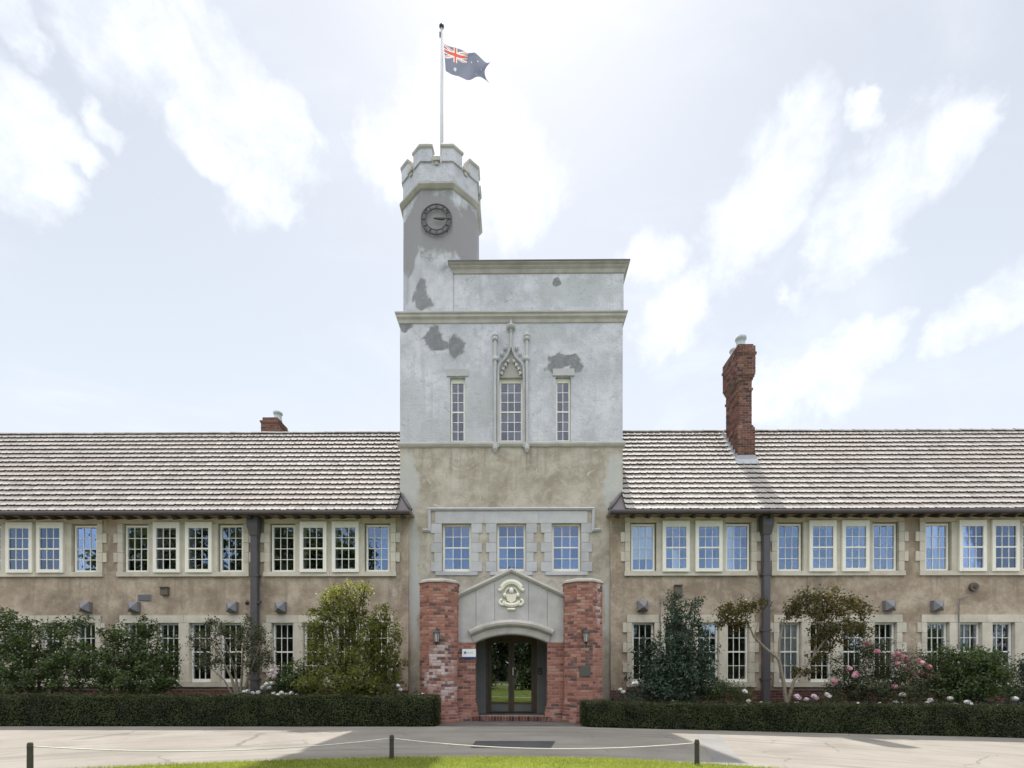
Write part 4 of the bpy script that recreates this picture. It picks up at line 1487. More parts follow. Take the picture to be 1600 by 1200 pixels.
# ------------------------------------------------------------------ the entrance porch
porch = thing('entrance_porch', 'gabled entrance porch between two fat red brick octagonal pillars', 'porch', (0, -1.5, 0))
YG = -2.0
PIL_R = 0.515
course = 0.080
GX = lambda p: XP(p, YG)
GZ = lambda p: ZP(p, YG)
Z_PTOP = ZP(909, -2.5)


def pillar(cx):
    ap = PIL_R
    n_c = round(Z_PTOP / course)
    cz = Z_PTOP / n_c
    o8 = octagon(ap, cx, YG)
    core = obj('pillar', MB().column(inset(o8, 0.009), -0.1, Z_PTOP), M['mortar'], porch)
    # edge order: octagon() starts at +22.5 deg; the edge facing -Y runs from vertex 5 to 6
    sp = brick_spots(o8, 0, cz, n_c, 0.205)
    rank = {5: 0, 4: 1, 6: 1, 3: 2, 7: 2, 2: 3, 0: 3, 1: 4}
    lay(core, sp, cz, M['brick'], 300, key=lambda t: rank[t[2]] * 1000 + t[3])
    # splayed foot
    for k_, (z_, w_) in enumerate(((0, 0.075), (1, 0.06), (2, 0.045), (3, 0.03), (4, 0.015))):
        p8 = octagon(ap + w_, cx, YG)
        obj('pillar_foot', MB().column(inset(p8, 0.009), z_ * cz * 1.0 - (0.1 if k_ == 0 else 0), (z_ + 1) * cz), M['mortar'], core)
        lay(core, brick_spots(p8, z_ * cz, cz, 1, 0.22, start=k_, edges=[3, 4, 5, 6, 7]), cz, M['brick'], 0)
    cap = MB()
    cap.column(octagon(ap + 0.035, cx, YG), Z_PTOP + 0.001, Z_PTOP + 0.05)
    cap.column(octagon(ap + 0.02, cx, YG), Z_PTOP + 0.051, Z_PTOP + 0.10, octagon(ap - 0.06, cx, YG))
    obj('pillar_cap', cap, M['moulding'], core)
    return core


PLX, PRX = XP(687, YG), XP(910, YG)
pillar(PLX)
pillar(PRX)
# gable of cast stone slabs with a segmental arch
xl_, xr_ = PLX + PIL_R - 0.12, PRX - PIL_R + 0.12
xc = XP(799, YG)
half = XP(855, YG) - xc
z_sp = GZ(1004)
rise = GZ(991) - z_sp
RAD = (half ** 2 + rise ** 2) / (2 * rise)
z_apex, z_shoulder = GZ(893), GZ(932)
xs0, xs1 = XP(716, YG), XP(882, YG)


def gable_z(x):
    t = min(1.0, abs(x - xc) / (xs1 - xc))
    return z_apex + (z_shoulder - z_apex) * t


def arch_z(x):
    d = abs(x - xc)
    if d >= half:
        return z_sp
    return z_sp - (RAD - rise) + math.sqrt(RAD * RAD - d * d)


seams = [xl_, XP(744, YG), XP(773, YG), XP(826, YG), XP(855, YG), xr_]
for i, (a_, b_) in enumerate(zip(seams, seams[1:])):
    ns = 8
    xs2 = [a_ + 0.004 + (b_ - a_ - 0.008) * k_ / ns for k_ in range(ns + 1)]
    if a_ < xc < b_:
        xs2 = sorted(set(xs2 + [xc]))
    lo_ = [(x_, arch_z(x_)) for x_ in xs2]
    hi_ = [(x_, gable_z(x_)) for x_ in reversed(xs2)]
    mb = MB()
    mb.prism(lo_ + hi_, YG - 0.02 + random.uniform(-0.008, 0.008), YG + 0.35)
    obj('gable_slab', mb, M['cast'], porch)
# coping of the gable
path = [(xl_ - 0.05, gable_z(xl_)), (xs0, gable_z(xs0)), (xc, z_apex), (xs1, gable_z(xs1)), (xr_ + 0.05, gable_z(xr_))]
obj('gable_coping', MB().sweep(path, [(-0.03, YG + 0.4), (-0.03, YG - 0.075), (0.02, YG - 0.115), (0.075, YG - 0.10), (0.085, YG - 0.05), (0.085, YG + 0.4)]), M['moulding'], porch)


def arc(off, n_=28):
    Rr = RAD + off
    cz_ = z_sp - (RAD - rise)
    a0 = math.asin(half / RAD) * 1.02
    return [(xc + Rr * math.sin(-a0 + 2 * a0 * k_ / n_), cz_ + Rr * math.cos(-a0 + 2 * a0 * k_ / n_)) for k_ in range(n_ + 1)]


obj('arch_ring', MB().sweep(arc(0.0), [(0.0, YG + 0.3), (0.0, YG - 0.045), (0.03, YG - 0.06), (0.19, YG - 0.055), (0.20, YG + 0.3)]), M['moulding'], porch)
obj('hood_mould', MB().sweep(arc(0.20), [(0.002, YG + 0.02), (0.002, YG - 0.07), (0.06, YG - 0.14), (0.12, YG - 0.15), (0.17, YG - 0.10), (0.20, YG - 0.05), (0.20, YG + 0.02)]), M['moulding'], porch)
# brick jambs either side of the opening
jz1 = z_sp
n_c = round(jz1 / course)
cz = jz1 / n_c
for s in (-1, 1):
    xin = xc + s * half
    xout = (PLX + PIL_R * 0.6) if s < 0 else (PRX - PIL_R * 0.6)
    a_, b_ = min(xin, xout), max(xin, xout)
    pl = rect(a_, b_, YG - 0.01, YG + 0.34)
    core = obj('door_jamb', MB().column(inset(pl, 0.008), -0.05, jz1 - 0.002), M['mortar'], porch)
    sp = brick_spots(pl, 0, cz, n_c, 0.225, edges=[0, 1 if s < 0 else 3])
    lay(core, sp, cz, M['brick'], 300)
    for k_, w_ in enumerate((0.07, 0.07, 0.065, 0.05, 0.035, 0.015)):
        pl2 = rect(a_ - w_, b_ + w_, YG - 0.01 - w_, YG + 0.34)
        obj('jamb_foot', MB().column(inset(pl2, 0.008), k_ * cz - (0.05 if k_ == 0 else 0), (k_ + 1) * cz), M['mortar'], core)
        lay(core, brick_spots(pl2, k_ * cz, cz, 1, 0.225, start=k_, edges=[0, 1 if s < 0 else 3]), cz, M['brick'], 0)
# side walls, roof and back of the porch
mb = MB()
mb.box(PLX - 0.30, PLX + 0.06, YG + 0.3, -0.001, -0.1, z_shoulder - 0.05)
mb.box(PRX - 0.06, PRX + 0.30, YG + 0.3, -0.001, -0.1, z_shoulder - 0.05)
obj('side_wall', mb, M['brick_ch'], porch)
mb = MB()
for s in (-1, 1):
    xa_ = PLX - 0.3 if s < 0 else PRX + 0.3
    za_ = z_shoulder - 0.12
    mb.add([(xc, YG + 0.36, z_apex - 0.02), (xa_, YG + 0.36, za_), (xa_, -0.002, za_), (xc, -0.002, z_apex - 0.02),
            (xc, YG + 0.36, z_apex - 0.1), (xa_, YG + 0.36, za_ - 0.08), (xa_, -0.002, za_ - 0.08), (xc, -0.002, z_apex - 0.1)],
           [(0, 1, 2, 3), (7, 6, 5, 4), (0, 4, 5, 1), (1, 5, 6, 2), (2, 6, 7, 3)])
obj('porch_roof', mb, M['lead'], porch)
YD = -0.95
dx0, dx1 = XP(759, YD), XP(839, YD)
dz0, dz1 = ZP(1114, YD), ZP(990, YD)
mb = wall_mb(PLX + 0.07, PRX - 0.07, -0.05, z_shoulder - 0.2, YD, 0.2, [(dx0, dx1, -0.05, dz1)])
obj('recess_wall', mb, M['recess'], porch, fix=False)
mb = MB()
mb.box(PLX + 0.07, PLX + 0.55, YD - 0.03, YD - 0.001, 0.0, ZP(1078, YD))
mb.box(PRX - 0.55, PRX - 0.07, YD - 0.03, YD - 0.001, 0.0, ZP(1078, YD))
obj('recess_dado', mb, M['brick_dk'], porch)
obj('recess_ceiling', MB().box(PLX + 0.07, PRX - 0.07, YG + 0.36, YD - 0.001, z_shoulder - 0.24, z_shoulder - 0.2), M['recess'], porch)
obj('porch_floor', MB().box(PLX + 0.4, PRX - 0.4, YG + 0.35, YD + 0.1, -0.05, dz0 - 0.012), M['slab'], porch)
# double doors
fr = MB()
f = 0.075
fr.box(dx0, dx0 + f, YD + 0.02, YD + 0.14, dz0, dz1)
fr.box(dx1 - f, dx1, YD + 0.02, YD + 0.14, dz0, dz1)
fr.box(dx0 + f, dx1 - f, YD + 0.02, YD + 0.14, dz1 - 0.16, dz1)
obj('door_frame', fr, M['door'], porch)
xm = (dx0 + dx1) / 2
for s in (-1, 1):
    a_, b_ = (dx0 + f + 0.004, xm - 0.003) if s < 0 else (xm + 0.003, dx1 - f - 0.004)
    dl = MB()
    st = 0.085
    zb_, zt2 = dz0 + 0.30, dz1 - 0.165 - 0.11
    dl.box(a_, a_ + st, YD + 0.05, YD + 0.10, dz0 + 0.01, dz1 - 0.165)
    dl.box(b_ - st, b_, YD + 0.05, YD + 0.10, dz0 + 0.01, dz1 - 0.165)
    dl.box(a_ + st, b_ - st, YD + 0.05, YD + 0.10, zt2, dz1 - 0.165)
    dl.box(a_ + st, b_ - st, YD + 0.05, YD + 0.10, dz0 + 0.01, zb_)
    d = obj('door', dl, M['door'], porch)
    obj('pane', MB().box(a_ + st, b_ - st, YD + 0.07, YD + 0.08, zb_, zt2), M['door_glass'], d)
    obj('kick_plate', MB().box(a_ + st, b_ - st, YD + 0.042, YD + 0.049, dz0 + 0.05, zb_ - 0.05), M['recess'], d)
    hx = b_ - 0.045 if s < 0 else a_ + 0.045
    if s > 0:
        obj('handle', MB().tube([(hx, YD + 0.0, ZP(1055, YD)), (hx, YD + 0.0, ZP(1043, YD))], 0.022, 8).box(hx - 0.012, hx + 0.012, YD + 0.0, YD + 0.05, ZP(1053, YD), ZP(1053, YD) + 0.02).box(hx - 0.012, hx + 0.012, YD, YD + 0.05, ZP(1045, YD) - 0.02, ZP(1045, YD)), M['steel'], d)
# dark lobby behind the doors
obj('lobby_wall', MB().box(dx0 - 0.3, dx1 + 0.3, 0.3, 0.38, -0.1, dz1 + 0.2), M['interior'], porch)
# brick-on-edge step
sx0, sx1 = XP(738, YG), XP(861, YG)
stp = obj('step', MB().box(sx0 + 0.01, sx1 - 0.01, YG - 0.12, YG + 0.345, -0.03, dz0 - 0.014), M['mortar'], porch)
nb = 26
bw = (sx1 - sx0) / nb
sm = MB().box(-bw / 2 + 0.005, bw / 2 - 0.005, -0.115, 0.115, -0.06, 0.06).mesh('step_brick')
for i in range(nb):
    put('brick', sm, stp, (sx0 + (i + 0.5) * bw, YG - 0.02 + random.uniform(-0.004, 0.004), dz0 - 0.07 + random.uniform(-0.003, 0.003)), mats=M['brick_dk'])

# crest on the gable
ca = at(799, 930, YG - 0.03)
S = 1 / 57.0
crest = tag(thing('school_crest', 'cream relief crest with ribbon scrolls on the porch gable', 'crest', ca), None)


def carc(r, a0, a1, cx_, cz_, n_=14):
    return [(cx_ + r * math.sin(R(a0 + (a1 - a0) * k_ / n_)), cz_ + r * math.cos(R(a0 + (a1 - a0) * k_ / n_))) for k_ in range(n_ + 1)]


ys, yb_ = YG - 0.085, YG - 0.01
prof = lambda w_: [(-w_, yb_), (-w_, ys + 0.02), (0, ys), (w_, ys + 0.02), (w_, yb_)]
obj('upper_ribbon', MB().sweep(carc(17 * S, -62, 62, ca.x, ca.z + 4 * S), prof(3.6 * S)), M['crest'], crest)
for s in (-1, 1):
    obj('ribbon_tail', MB().sweep([(ca.x + s * 13 * S, ca.z + 12 * S), (ca.x + s * 16 * S, ca.z + 9 * S), (ca.x + s * 19.5 * S, ca.z + 7 * S)], prof(2.3 * S)), M['crest'], crest)
    obj('scroll_end', MB().sweep(carc(4 * S, 0, s * 300, ca.x + s * 14 * S, ca.z - 11 * S, 12), prof(1.9 * S)), M['crest'], crest)
    mb = MB().lathe((ca.x + s * 10 * S, YG - 0.045, ca.z - 4 * S), [(0.01, 0), (2.6 * S, 1.5 * S), (3.2 * S, 4 * S), (2.4 * S, 6.5 * S), (0.01, 8 * S)], 10)
    obj('supporter', mb, M['crest'], crest, smooth=True)
    obj('mantling', MB().sweep(carc(9.5 * S, s * 20, s * 100, ca.x, ca.z + 2 * S, 8), prof(0.9 * S)), M['crest'], crest)
obj('lower_ribbon', MB().sweep([(ca.x - 14 * S, ca.z - 11 * S), (ca.x - 7 * S, ca.z - 14.5 * S), (ca.x, ca.z - 15.5 * S), (ca.x + 7 * S, ca.z - 14.5 * S), (ca.x + 14 * S, ca.z - 11 * S)], prof(3.0 * S)), M['crest'], crest)
obj('date_bar', MB().sweep([(ca.x - 6 * S, ca.z - 22 * S), (ca.x + 6 * S, ca.z - 22 * S)], prof(1.7 * S)), M['crest'], crest)
sh = [(-7, 2), (7, 2), (8, -4), (6, -9), (0, -12.5), (-6, -9), (-8, -4)]
obj('shield', MB().prism([(ca.x + a_ * S, ca.z + b_ * S) for a_, b_ in sh], YG - 0.07, yb_), M['crest'], crest)
mb = MB().lathe((ca.x, YG - 0.05, ca.z + 2 * S), [(0.01, 0), (3.2 * S, 1 * S), (4.0 * S, 4.5 * S), (3.2 * S, 8 * S), (0.01, 10 * S)], 12)
obj('helm', mb, M['crest'], crest, smooth=True)

# wall lanterns on the pillars
for nm, cx, lab in (('wall_lantern', XP(683.5, -2.5), 'small black iron wall lantern on the left, whitened brick pillar'),
                    ('wall_lantern', XP(914.5, -2.5), 'small black iron wall lantern on the right pillar above the plaque')):
    yl = YG - PIL_R
    zc = ZP(995, yl - 0.15)
    ln = thing(nm, lab, 'lantern', (cx, yl, zc), 'lanterns on the porch pillars')
    cy = yl - 0.15
    mb = MB()
    mb.box(cx - 0.04, cx + 0.04, yl - 0.02, yl + 0.02, zc - 0.14, zc + 0.22)
    obj('back_plate', mb, M['iron'], ln)
    obj('bracket', MB().tube([(cx, yl - 0.01, zc + 0.12), (cx, yl - 0.07, zc + 0.24), (cx, cy, zc + 0.25), (cx, cy, zc + 0.18)], 0.013, 6), M['iron'], ln)
    obj('glass', MB().lathe((cx, cy, zc), [(0.055, -0.13), (0.075, 0.10)], 6), M['lamp_glass'], ln)
    cg = MB()
    for k_ in range(6):
        w_ = 2 * math.pi * k_ / 6
        cg.tube([(cx + 0.058 * math.cos(w_), cy + 0.058 * math.sin(w_), zc - 0.135), (cx + 0.08 * math.cos(w_), cy + 0.08 * math.sin(w_), zc + 0.105)], 0.008, 5)
    obj('cage', cg, M['iron'], ln)
    obj('lantern_roof', MB().lathe((cx, cy, zc), [(0.10, 0.10), (0.095, 0.12), (0.05, 0.17), (0.02, 0.19), (0.025, 0.22), (0.005, 0.25)], 8), M['iron'], ln)
    obj('lantern_foot', MB().lathe((cx, cy, zc), [(0.008, -0.22), (0.03, -0.18), (0.05, -0.15), (0.07, -0.13)], 8), M['iron'], ln)
# sign, plaque, intercom
sa, sb = at(722, 1014, YG - 0.04), at(743.5, 1027, YG - 0.04)
sg_ = thing('entrance_sign', 'small white sign with a blue lower edge beside the door arch', 'sign', ((sa.x + sb.x) / 2, YG, sb.z))
obj('board', MB().box(sa.x, sb.x, YG - 0.05, YG - 0.02, sb.z, sa.z), M['sign_white'], sg_)
obj('blue_edge', MB().box(sa.x + 0.001, sb.x - 0.001, YG - 0.052, YG - 0.021, sb.z - 0.03, sb.z + 0.012), M['sign_blue'], sg_)
mk = MB()
zc = (sa.z + sb.z) / 2 + 0.01
ring(mk, Vector((sa.x + 0.085, 0, zc)), 0.012, 0.034, YG - 0.054, YG - 0.049, 16)
obj('emblem', mk, M['sign_blue'], sg_)
tx = MB()
x = sa.x + 0.14
for i, w_ in enumerate((0.02, 0.016, 0.018, 0.02, 0.014, 0.018, 0.02, 0.016)):
    h_ = 0.030 if i in (0, 4) else 0.020
    tx.box(x, x + w_ * 0.75, YG - 0.053, YG - 0.049, zc - 0.012, zc - 0.012 + h_)
    x += w_ + 0.004
obj('lettering', tx, M['sign_text'], sg_)
yl = YG - PIL_R
pa, pb = at(905.5, 1040, yl), at(922.5, 1057, yl)
tag(obj('wall_plaque', MB().box(pa.x, pb.x, yl - 0.035, yl - 0.0, pb.z, pa.z), M['bronze'], bevel=0.008), 'square dark bronze plaque on the right brick pillar', 'plaque')
ia, ib = at(839.5, 1043, YD), at(846, 1053, YD)
ic = thing('door_intercom', 'small black intercom box beside the glazed doors', 'intercom', ((ia.x + ib.x) / 2, YD, ib.z))
obj('case', MB().box(ia.x, ib.x, YD - 0.04, YD - 0.002, ib.z, ia.z), M['iron'], ic, bevel=0.008)
obj('button', MB().lathe(((ia.x + ib.x) / 2, YD - 0.042, ib.z + 0.04), [(0.012, 0), (0.012, 0.015)], 8), M['steel'], ic)

# ------------------------------------------------------------------ flagpole and flag
fp = at(690, 240, TCY)
fz = Z_CREN - 0.1
ztop = ZP(42, TCY)
pole = thing('flagpole', 'slim grey flagpole rising from the battlemented turret', 'flagpole', (fp.x, TCY, fz))
obj('pole', MB().tube([(fp.x, TCY, fz - 0.1), (fp.x, TCY, fz + 2.0), (fp.x, TCY, ztop)], [0.062, 0.055, 0.036], 12), M['pole'], pole, smooth=True)
obj('truck', MB().lathe((fp.x, TCY, ztop - 0.02), [(0.03, 0), (0.075, 0.03), (0.085, 0.07), (0.06, 0.11), (0.01, 0.13)], 10), M['iron'], pole, smooth=True)
obj('pulley', MB().box(fp.x - 0.07, fp.x - 0.025, TCY - 0.04, TCY + 0.02, ztop - 0.32, ztop - 0.18), M['iron'], pole)
obj('halyard', MB().tube([(fp.x + 0.05, TCY - 0.03, ztop - 0.25), (fp.x + 0.075, TCY - 0.03, ztop - 2.0), (fp.x + 0.065, TCY - 0.03, fz + 1.0)], 0.006, 5), M['rope'], pole)

NU, NV = 96, 56


def poly_at(pts_, u):
    x = u * (len(pts_) - 1)
    i = min(int(x), len(pts_) - 2)
    t = x - i
    return (pts_[i][0] * (1 - t) + pts_[i + 1][0] * t, pts_[i][1] * (1 - t) + pts_[i + 1][1] * t)


TOPE = [(693, 65), (706, 73), (718, 79.5), (732, 84.5), (742, 84.5), (755, 92), (766.5, 99)]
BOTE = [(696, 108.5), (705, 113.5), (716, 118.5), (728, 125.5), (738, 131), (752, 131.5), (767.5, 132.5)]
V_, F_, mi_ = [], [], []
for j in range(NV + 1):
    for i in range(NU + 1):
        u, v = i / NU, j / NV
        b_, t_ = poly_at(BOTE, u), poly_at(TOPE, u)
        px_ = b_[0] + (t_[0] - b_[0]) * v - 9.5 * u ** 5 * (4 * v * (1 - v)) ** 1.2
        py_ = b_[1] + (t_[1] - b_[1]) * v
        yy = TCY + 0.05 - 0.16 * u + 0.13 * math.sin(6.5 * u + 2.6 * v) * u + 0.06 * math.sin(14 * u - 5 * v) * u
        p_ = at(px_, py_, TCY)
        V_.append((p_.x, yy, p_.z))


def flag_index(u, v):
    """0 blue, 1 red, 2 white"""
    if u < 0.5 and v > 0.5:
        a_, b_ = u / 0.5 * 2 - 1, (v - 0.5) / 0.5 * 2 - 1          # -1..1 each way
        a2, b2_ = a_ * 2, b_
        if abs(a2) < 0.2 or abs(b2_) < 0.2:
            return 1
        if abs(a2) < 0.34 or abs(b2_) < 0.34:
            return 2
        for sgn in (1, -1):
            d_ = (a2 - sgn * 2 * b2_) / math.sqrt(5)
            if abs(d_) < 0.10 and ((a_ * sgn > 0) == (d_ > -0.02)):
                return 1
            if abs(d_) < 0.21:
                return 2
        return 0
    for cu, cv, r in ((0.25, 0.25, 0.075), (0.75, 0.17, 0.036), (0.63, 0.56, 0.036), (0.75, 0.83, 0.036), (0.86, 0.63, 0.036), (0.80, 0.45, 0.02)):
        du, dv = (u - cu) * 2, v - cv
        rr, w_ = math.hypot(du, dv), math.atan2(du, dv)
        if rr < r * (0.72 + 0.38 * math.cos(7 * w_)):
            return 2
    return 0


for j in range(NV):
    for i in range(NU):
        a_ = j * (NU + 1) + i
        F_.append((a_, a_ + 1, a_ + NU + 2, a_ + NU + 1))
        mi_.append(flag_index((i + 0.5) / NU, (j + 0.5) / NV))
me = bpy.data.meshes.new('flag')
me.from_pydata(V_, [], F_)
me.polygons.foreach_set('material_index', mi_)
me.polygons.foreach_set('use_smooth', [True] * len(F_))
fl = put('flag', me, mats=[M['flag_blue'], M['flag_red'], M['flag_white']])
tag(fl, 'dark blue flag with a red and white crossed canton flying from the turret pole', 'flag')

# ------------------------------------------------------------------ things fixed to the walls of the wings
COWLS = [(131, 948, 'grey pyramid vent cowl, leftmost on the left wing'), (207, 948, 'grey pyramid vent cowl beside the flat grille on the left wing'),
         (361, 948, 'grey pyramid vent cowl just left of the left downpipe'), (437, 948, 'grey pyramid vent cowl just right of the left downpipe'),
         (1005, 946, 'grey pyramid vent cowl nearest the entrance on the right wing'), (1392, 946, 'grey pyramid vent cowl above the white window right of the maple tree'),
         (1467, 946, 'grey pyramid vent cowl, rightmost on the right wing')]
for px, py, lab in COWLS:
    p_ = at(px, py, YW - 0.15)
    s = 0.155
    c = thing('vent_cowl', lab, 'vent', (p_.x, YW, p_.z - s), 'vent cowls on the wings')
    obj('cowl_body', MB().box(p_.x - s, p_.x + s, YW - 0.15, YW - 0.001, p_.z - s, p_.z + s), M['cowl'], c)
    mb = MB()
    o_ = s * 1.0
    mb.add([(p_.x - o_, YW - 0.151, p_.z - o_), (p_.x + o_, YW - 0.151, p_.z - o_), (p_.x + o_, YW - 0.151, p_.z + o_), (p_.x - o_, YW - 0.151, p_.z + o_), (p_.x, YW - 0.28, p_.z - 0.05)],
           [(0, 1, 4), (1, 2, 4), (2, 3, 4), (3, 0, 4), (3, 2, 1, 0)])
    obj('cowl_hood', mb, M['cowl'], c)
p_ = at(226, 934, YW)
g_ = thing('wall_grille', 'flat grey rectangular wall grille above the second lower window bay from the left', 'grille', (p_.x, YW, p_.z))
obj('frame', MB().box(p_.x - 0.21, p_.x + 0.21, YW - 0.02, YW - 0.001, p_.z - 0.1, p_.z + 0.1), M['cowl'], g_)
for k in range(5):
    obj('slat', MB().box(p_.x - 0.18, p_.x + 0.18, YW - 0.035, YW - 0.021, p_.z - 0.08 + k * 0.036, p_.z - 0.062 + k * 0.036), M['cowl'], g_)
for px, py, w_, h_, lab in ((259.5, 924.5, 0.115, 0.12, 'small brown box light high on the left wing wall'), (1058.5, 924, 0.115, 0.17, 'tall brown box light above the dark conical shrub')):
    p_ = at(px, py, YW)
    t_ = thing('wall_light', lab, 'light', (p_.x, YW, p_.z))
    obj('case', MB().box(p_.x - w_, p_.x + w_, YW - 0.12, YW - 0.001, p_.z - h_, p_.z + h_), M['box_brown'], t_, bevel=0.015)
    obj('visor', MB().box(p_.x - w_ - 0.01, p_.x + w_ + 0.01, YW - 0.17, YW - 0.001, p_.z + h_ - 0.01, p_.z + h_ + 0.015), M['box_brown'], t_)
p_ = at(1519.5, 917.5, YW)
t_ = thing('wall_bell', 'round dark brown alarm bell high on the right wing', 'bell', (p_.x, YW, p_.z))
mb = MB()
ring(mb, p_, 0.0, 0.13, YW - 0.09, YW - 0.001, 24)
obj('gong', mb, M['box_brown'], t_)
mb = MB()
ring(mb, p_, 0.0, 0.05, YW - 0.12, YW - 0.091, 16)
obj('boss', mb, M['iron'], t_)
for px, lab in ((388.5, 'small black spotlight left of the left downpipe'), (409, 'small black spotlight right of the left downpipe')):
    p_ = at(px, 940, YW)
    t_ = thing('spotlight', lab, 'spotlight', (p_.x, YW, p_.z), 'spotlights by the downpipe')
    obj('stem', MB().tube([(p_.x, YW, p_.z), (p_.x, YW - 0.09, p_.z)], 0.012, 6), M['iron'], t_)
    obj('head', MB().tube([(p_.x, YW - 0.09, p_.z - 0.0), (p_.x + (0.03 if px < 400 else -0.03), YW - 0.15, p_.z - 0.05), (p_.x + (0.05 if px < 400 else -0.05), YW - 0.19, p_.z - 0.09)], [0.035, 0.05, 0.055], 10), M['iron'], t_)
for pts_, lab in (([(1045, 936), (1031.5, 937), (1031.5, 1000), (1031.5, 1060)], 'thin grey conduit beside the dark conical shrub'),
                  ([(1512, 932), (1500, 936), (1498.5, 945), (1498.5, 1015)], 'thin grey conduit dropping from the alarm bell')):
    mb = MB().tube([at(a_, b_, YW - 0.06) for a_, b_ in pts_], 0.016, 6)
    tag(obj('conduit', mb, M['cowl']), lab, 'conduit')


# ------------------------------------------------------------------ planting
def unit(n_):
    v = rng.normal(size=(n_, 3))
    return v / np.linalg.norm(v, axis=1, keepdims=True)


def leaf_quads(P, N, size, aspect=0.5, fold=0.15):
    n_ = len(P)
    T = unit(n_)
    T -= (T * N).sum(1, keepdims=True) * N
    T /= np.linalg.norm(T, axis=1, keepdims=True) + 1e-9
    B = np.cross(N, T)
    L = (size * rng.uniform(0.65, 1.25, n_))[:, None]
    Wd = L * aspect
    V = np.stack([P - T * L / 2, P + B * Wd / 2 + N * L * fold, P + T * L / 2, P - B * Wd / 2 + N * L * fold], 1)
    return V.reshape(-1, 3)


def cloud(clumps, leaf=0.075, twig=0.14, per_m2=26, leaves=26, inner=0.35, up=0.35):
    """clumps: list of (centre, (rx, ry, rz)); leaves gathered on twigs through the outer part of each clump"""
    Ps, Ns, tw = [], [], []
    for c, r in clumps:
        c, r = np.array(c), np.array(r)
        area = 4 * np.pi * ((r[0] * r[1]) ** 1.6 / 3 + (r[0] * r[2]) ** 1.6 / 3 + (r[1] * r[2]) ** 1.6 / 3) ** (1 / 1.6)
        nt_ = max(4, int(area * per_m2))
        d = unit(nt_)
        rad = np.where(rng.random(nt_) < inner, rng.uniform(0.25, 0.75, nt_), rng.uniform(0.72, 1.06, nt_))
        rad = rad * (1 + 0.14 * np.sin(5 * d[:, 0] + 7 * d[:, 2] + c[0] * 3) + rng.normal(0, 0.05, nt_))
        tc = c + d * r * rad[:, None]
        tw.append(tc)
        k = rng.integers(int(leaves * 0.6), int(leaves * 1.4) + 1, nt_)
        idx = np.repeat(np.arange(nt_), k)
        off = rng.normal(size=(len(idx), 3)) * twig * 0.55 * rng.uniform(0.6, 1.3, nt_)[idx][:, None]
        Ps.append(tc[idx] + off)
        nn = d[idx] * 0.8 + unit(len(idx)) * 0.9 + np.array([0, 0, up])
        Ns.append(nn / np.linalg.norm(nn, axis=1, keepdims=True))
    return np.concatenate(Ps), np.concatenate(Ns), np.concatenate(tw)


def keep_above(P, N, z, ymax):
    k = (P[:, 2] > z) & (P[:, 1] < ymax)
    return P[k], N[k]


def clumps_px(lst, Y):
    res = []
    for px, py, rx, ry, *rest in lst:
        dy = rest[0] if rest else 0.0
        a_ = at(px, py, Y + dy)
        sc = (Y + dy - CAM.y) / F
        res.append(((a_.x, a_.y, a_.z), (rx * sc, max(0.16, min(0.75, rx * sc * 0.9)), ry * sc)))
    return res


def shrub(name, label, cat, base_px, Y, lst, mat, leaf=0.075, per=26, leaves=26, twig=0.14, stems=None, bark='bark', stem_r=0.03,
          flowers=None, group=None, branches=14, inner=0.35, aspect=0.5):
    x = XP(base_px, Y)
    z = gz(x) + 0.02
    root = thing(name, label, cat, (x, Y, z), group)
    cl = clumps_px(lst, Y)
    P, N, tw = cloud(cl, leaf, twig, per, leaves, inner)
    P, N = keep_above(P, N, z + 0.03, YW - 0.06)
    V = leaf_quads(P, N, leaf, aspect)
    put('foliage', poly_mesh('foliage', V, np.arange(len(V)).reshape(-1, 4), 4), root, mats=mat)
    tm = MB()
    if stems:
        for st in stems:
            pts_ = [at(a_, b_, Y + (c_ if c_ is not None else 0)) for a_, b_, c_, *_ in st]
            rr = [s_[3] for s_ in st]
            tm.tube(pts_, rr, 7)
    else:
        b_ = Vector((x, Y, z - 0.05))
        for c_, r_ in cl:
            c_ = Vector(c_)
            mid = b_.lerp(c_, 0.5) + Vector((random.uniform(-.08, .08), random.uniform(-.08, .08), 0.05))
            tm.tube([b_ + Vector((random.uniform(-.08, .08), 0, 0)), mid, c_], [stem_r, stem_r * 0.75, stem_r * 0.4], 6)
    # twigs reaching out to the leaves
    cs = [Vector(c_) for c_, r_ in cl]
    for i in rng.choice(len(tw), min(len(tw), branches * len(cl)), replace=False):
        t_ = Vector(tw[i])
        if t_.z < z + 0.1 or t_.y > YW - 0.1:
            continue
        c_ = min(cs, key=lambda q_: (q_ - t_).length)
        c0 = c_ + Vector((random.uniform(-.05, .05), random.uniform(-.05, .05), -0.12))
        tm.tube([c0, c0.lerp(t_, 0.55) + Vector((0, 0, 0.03)), t_], [stem_r * 0.35, stem_r * 0.25, 0.004], 4, cap=False)
    obj('stem', tm, M[bark], root, fix=False)
    if flowers:
        for spots, pmat, size in flowers:
            fm_V = []
            for px, py in spots:
                c_ = at(px + random.uniform(-1, 1), py + random.uniform(-1, 1), Y - 0.35 + random.uniform(-0.1, 0.25))
                k = 26
                d = unit(k)
                Pn = np.array(tuple(c_)) + d * size * 0.42 * np.array([1, 1, 0.75])
                nn = d * 0.9 + unit(k) * 0.35
                nn /= np.linalg.norm(nn, axis=1, keepdims=True)
                fm_V.append(leaf_quads(Pn, nn, size * 0.75, 0.9, 0.12))
            V = np.concatenate(fm_V)
            put('blossom', poly_mesh('blossom', V, np.arange(len(V)).reshape(-1, 4), 4), root, mats=pmat)
    return root


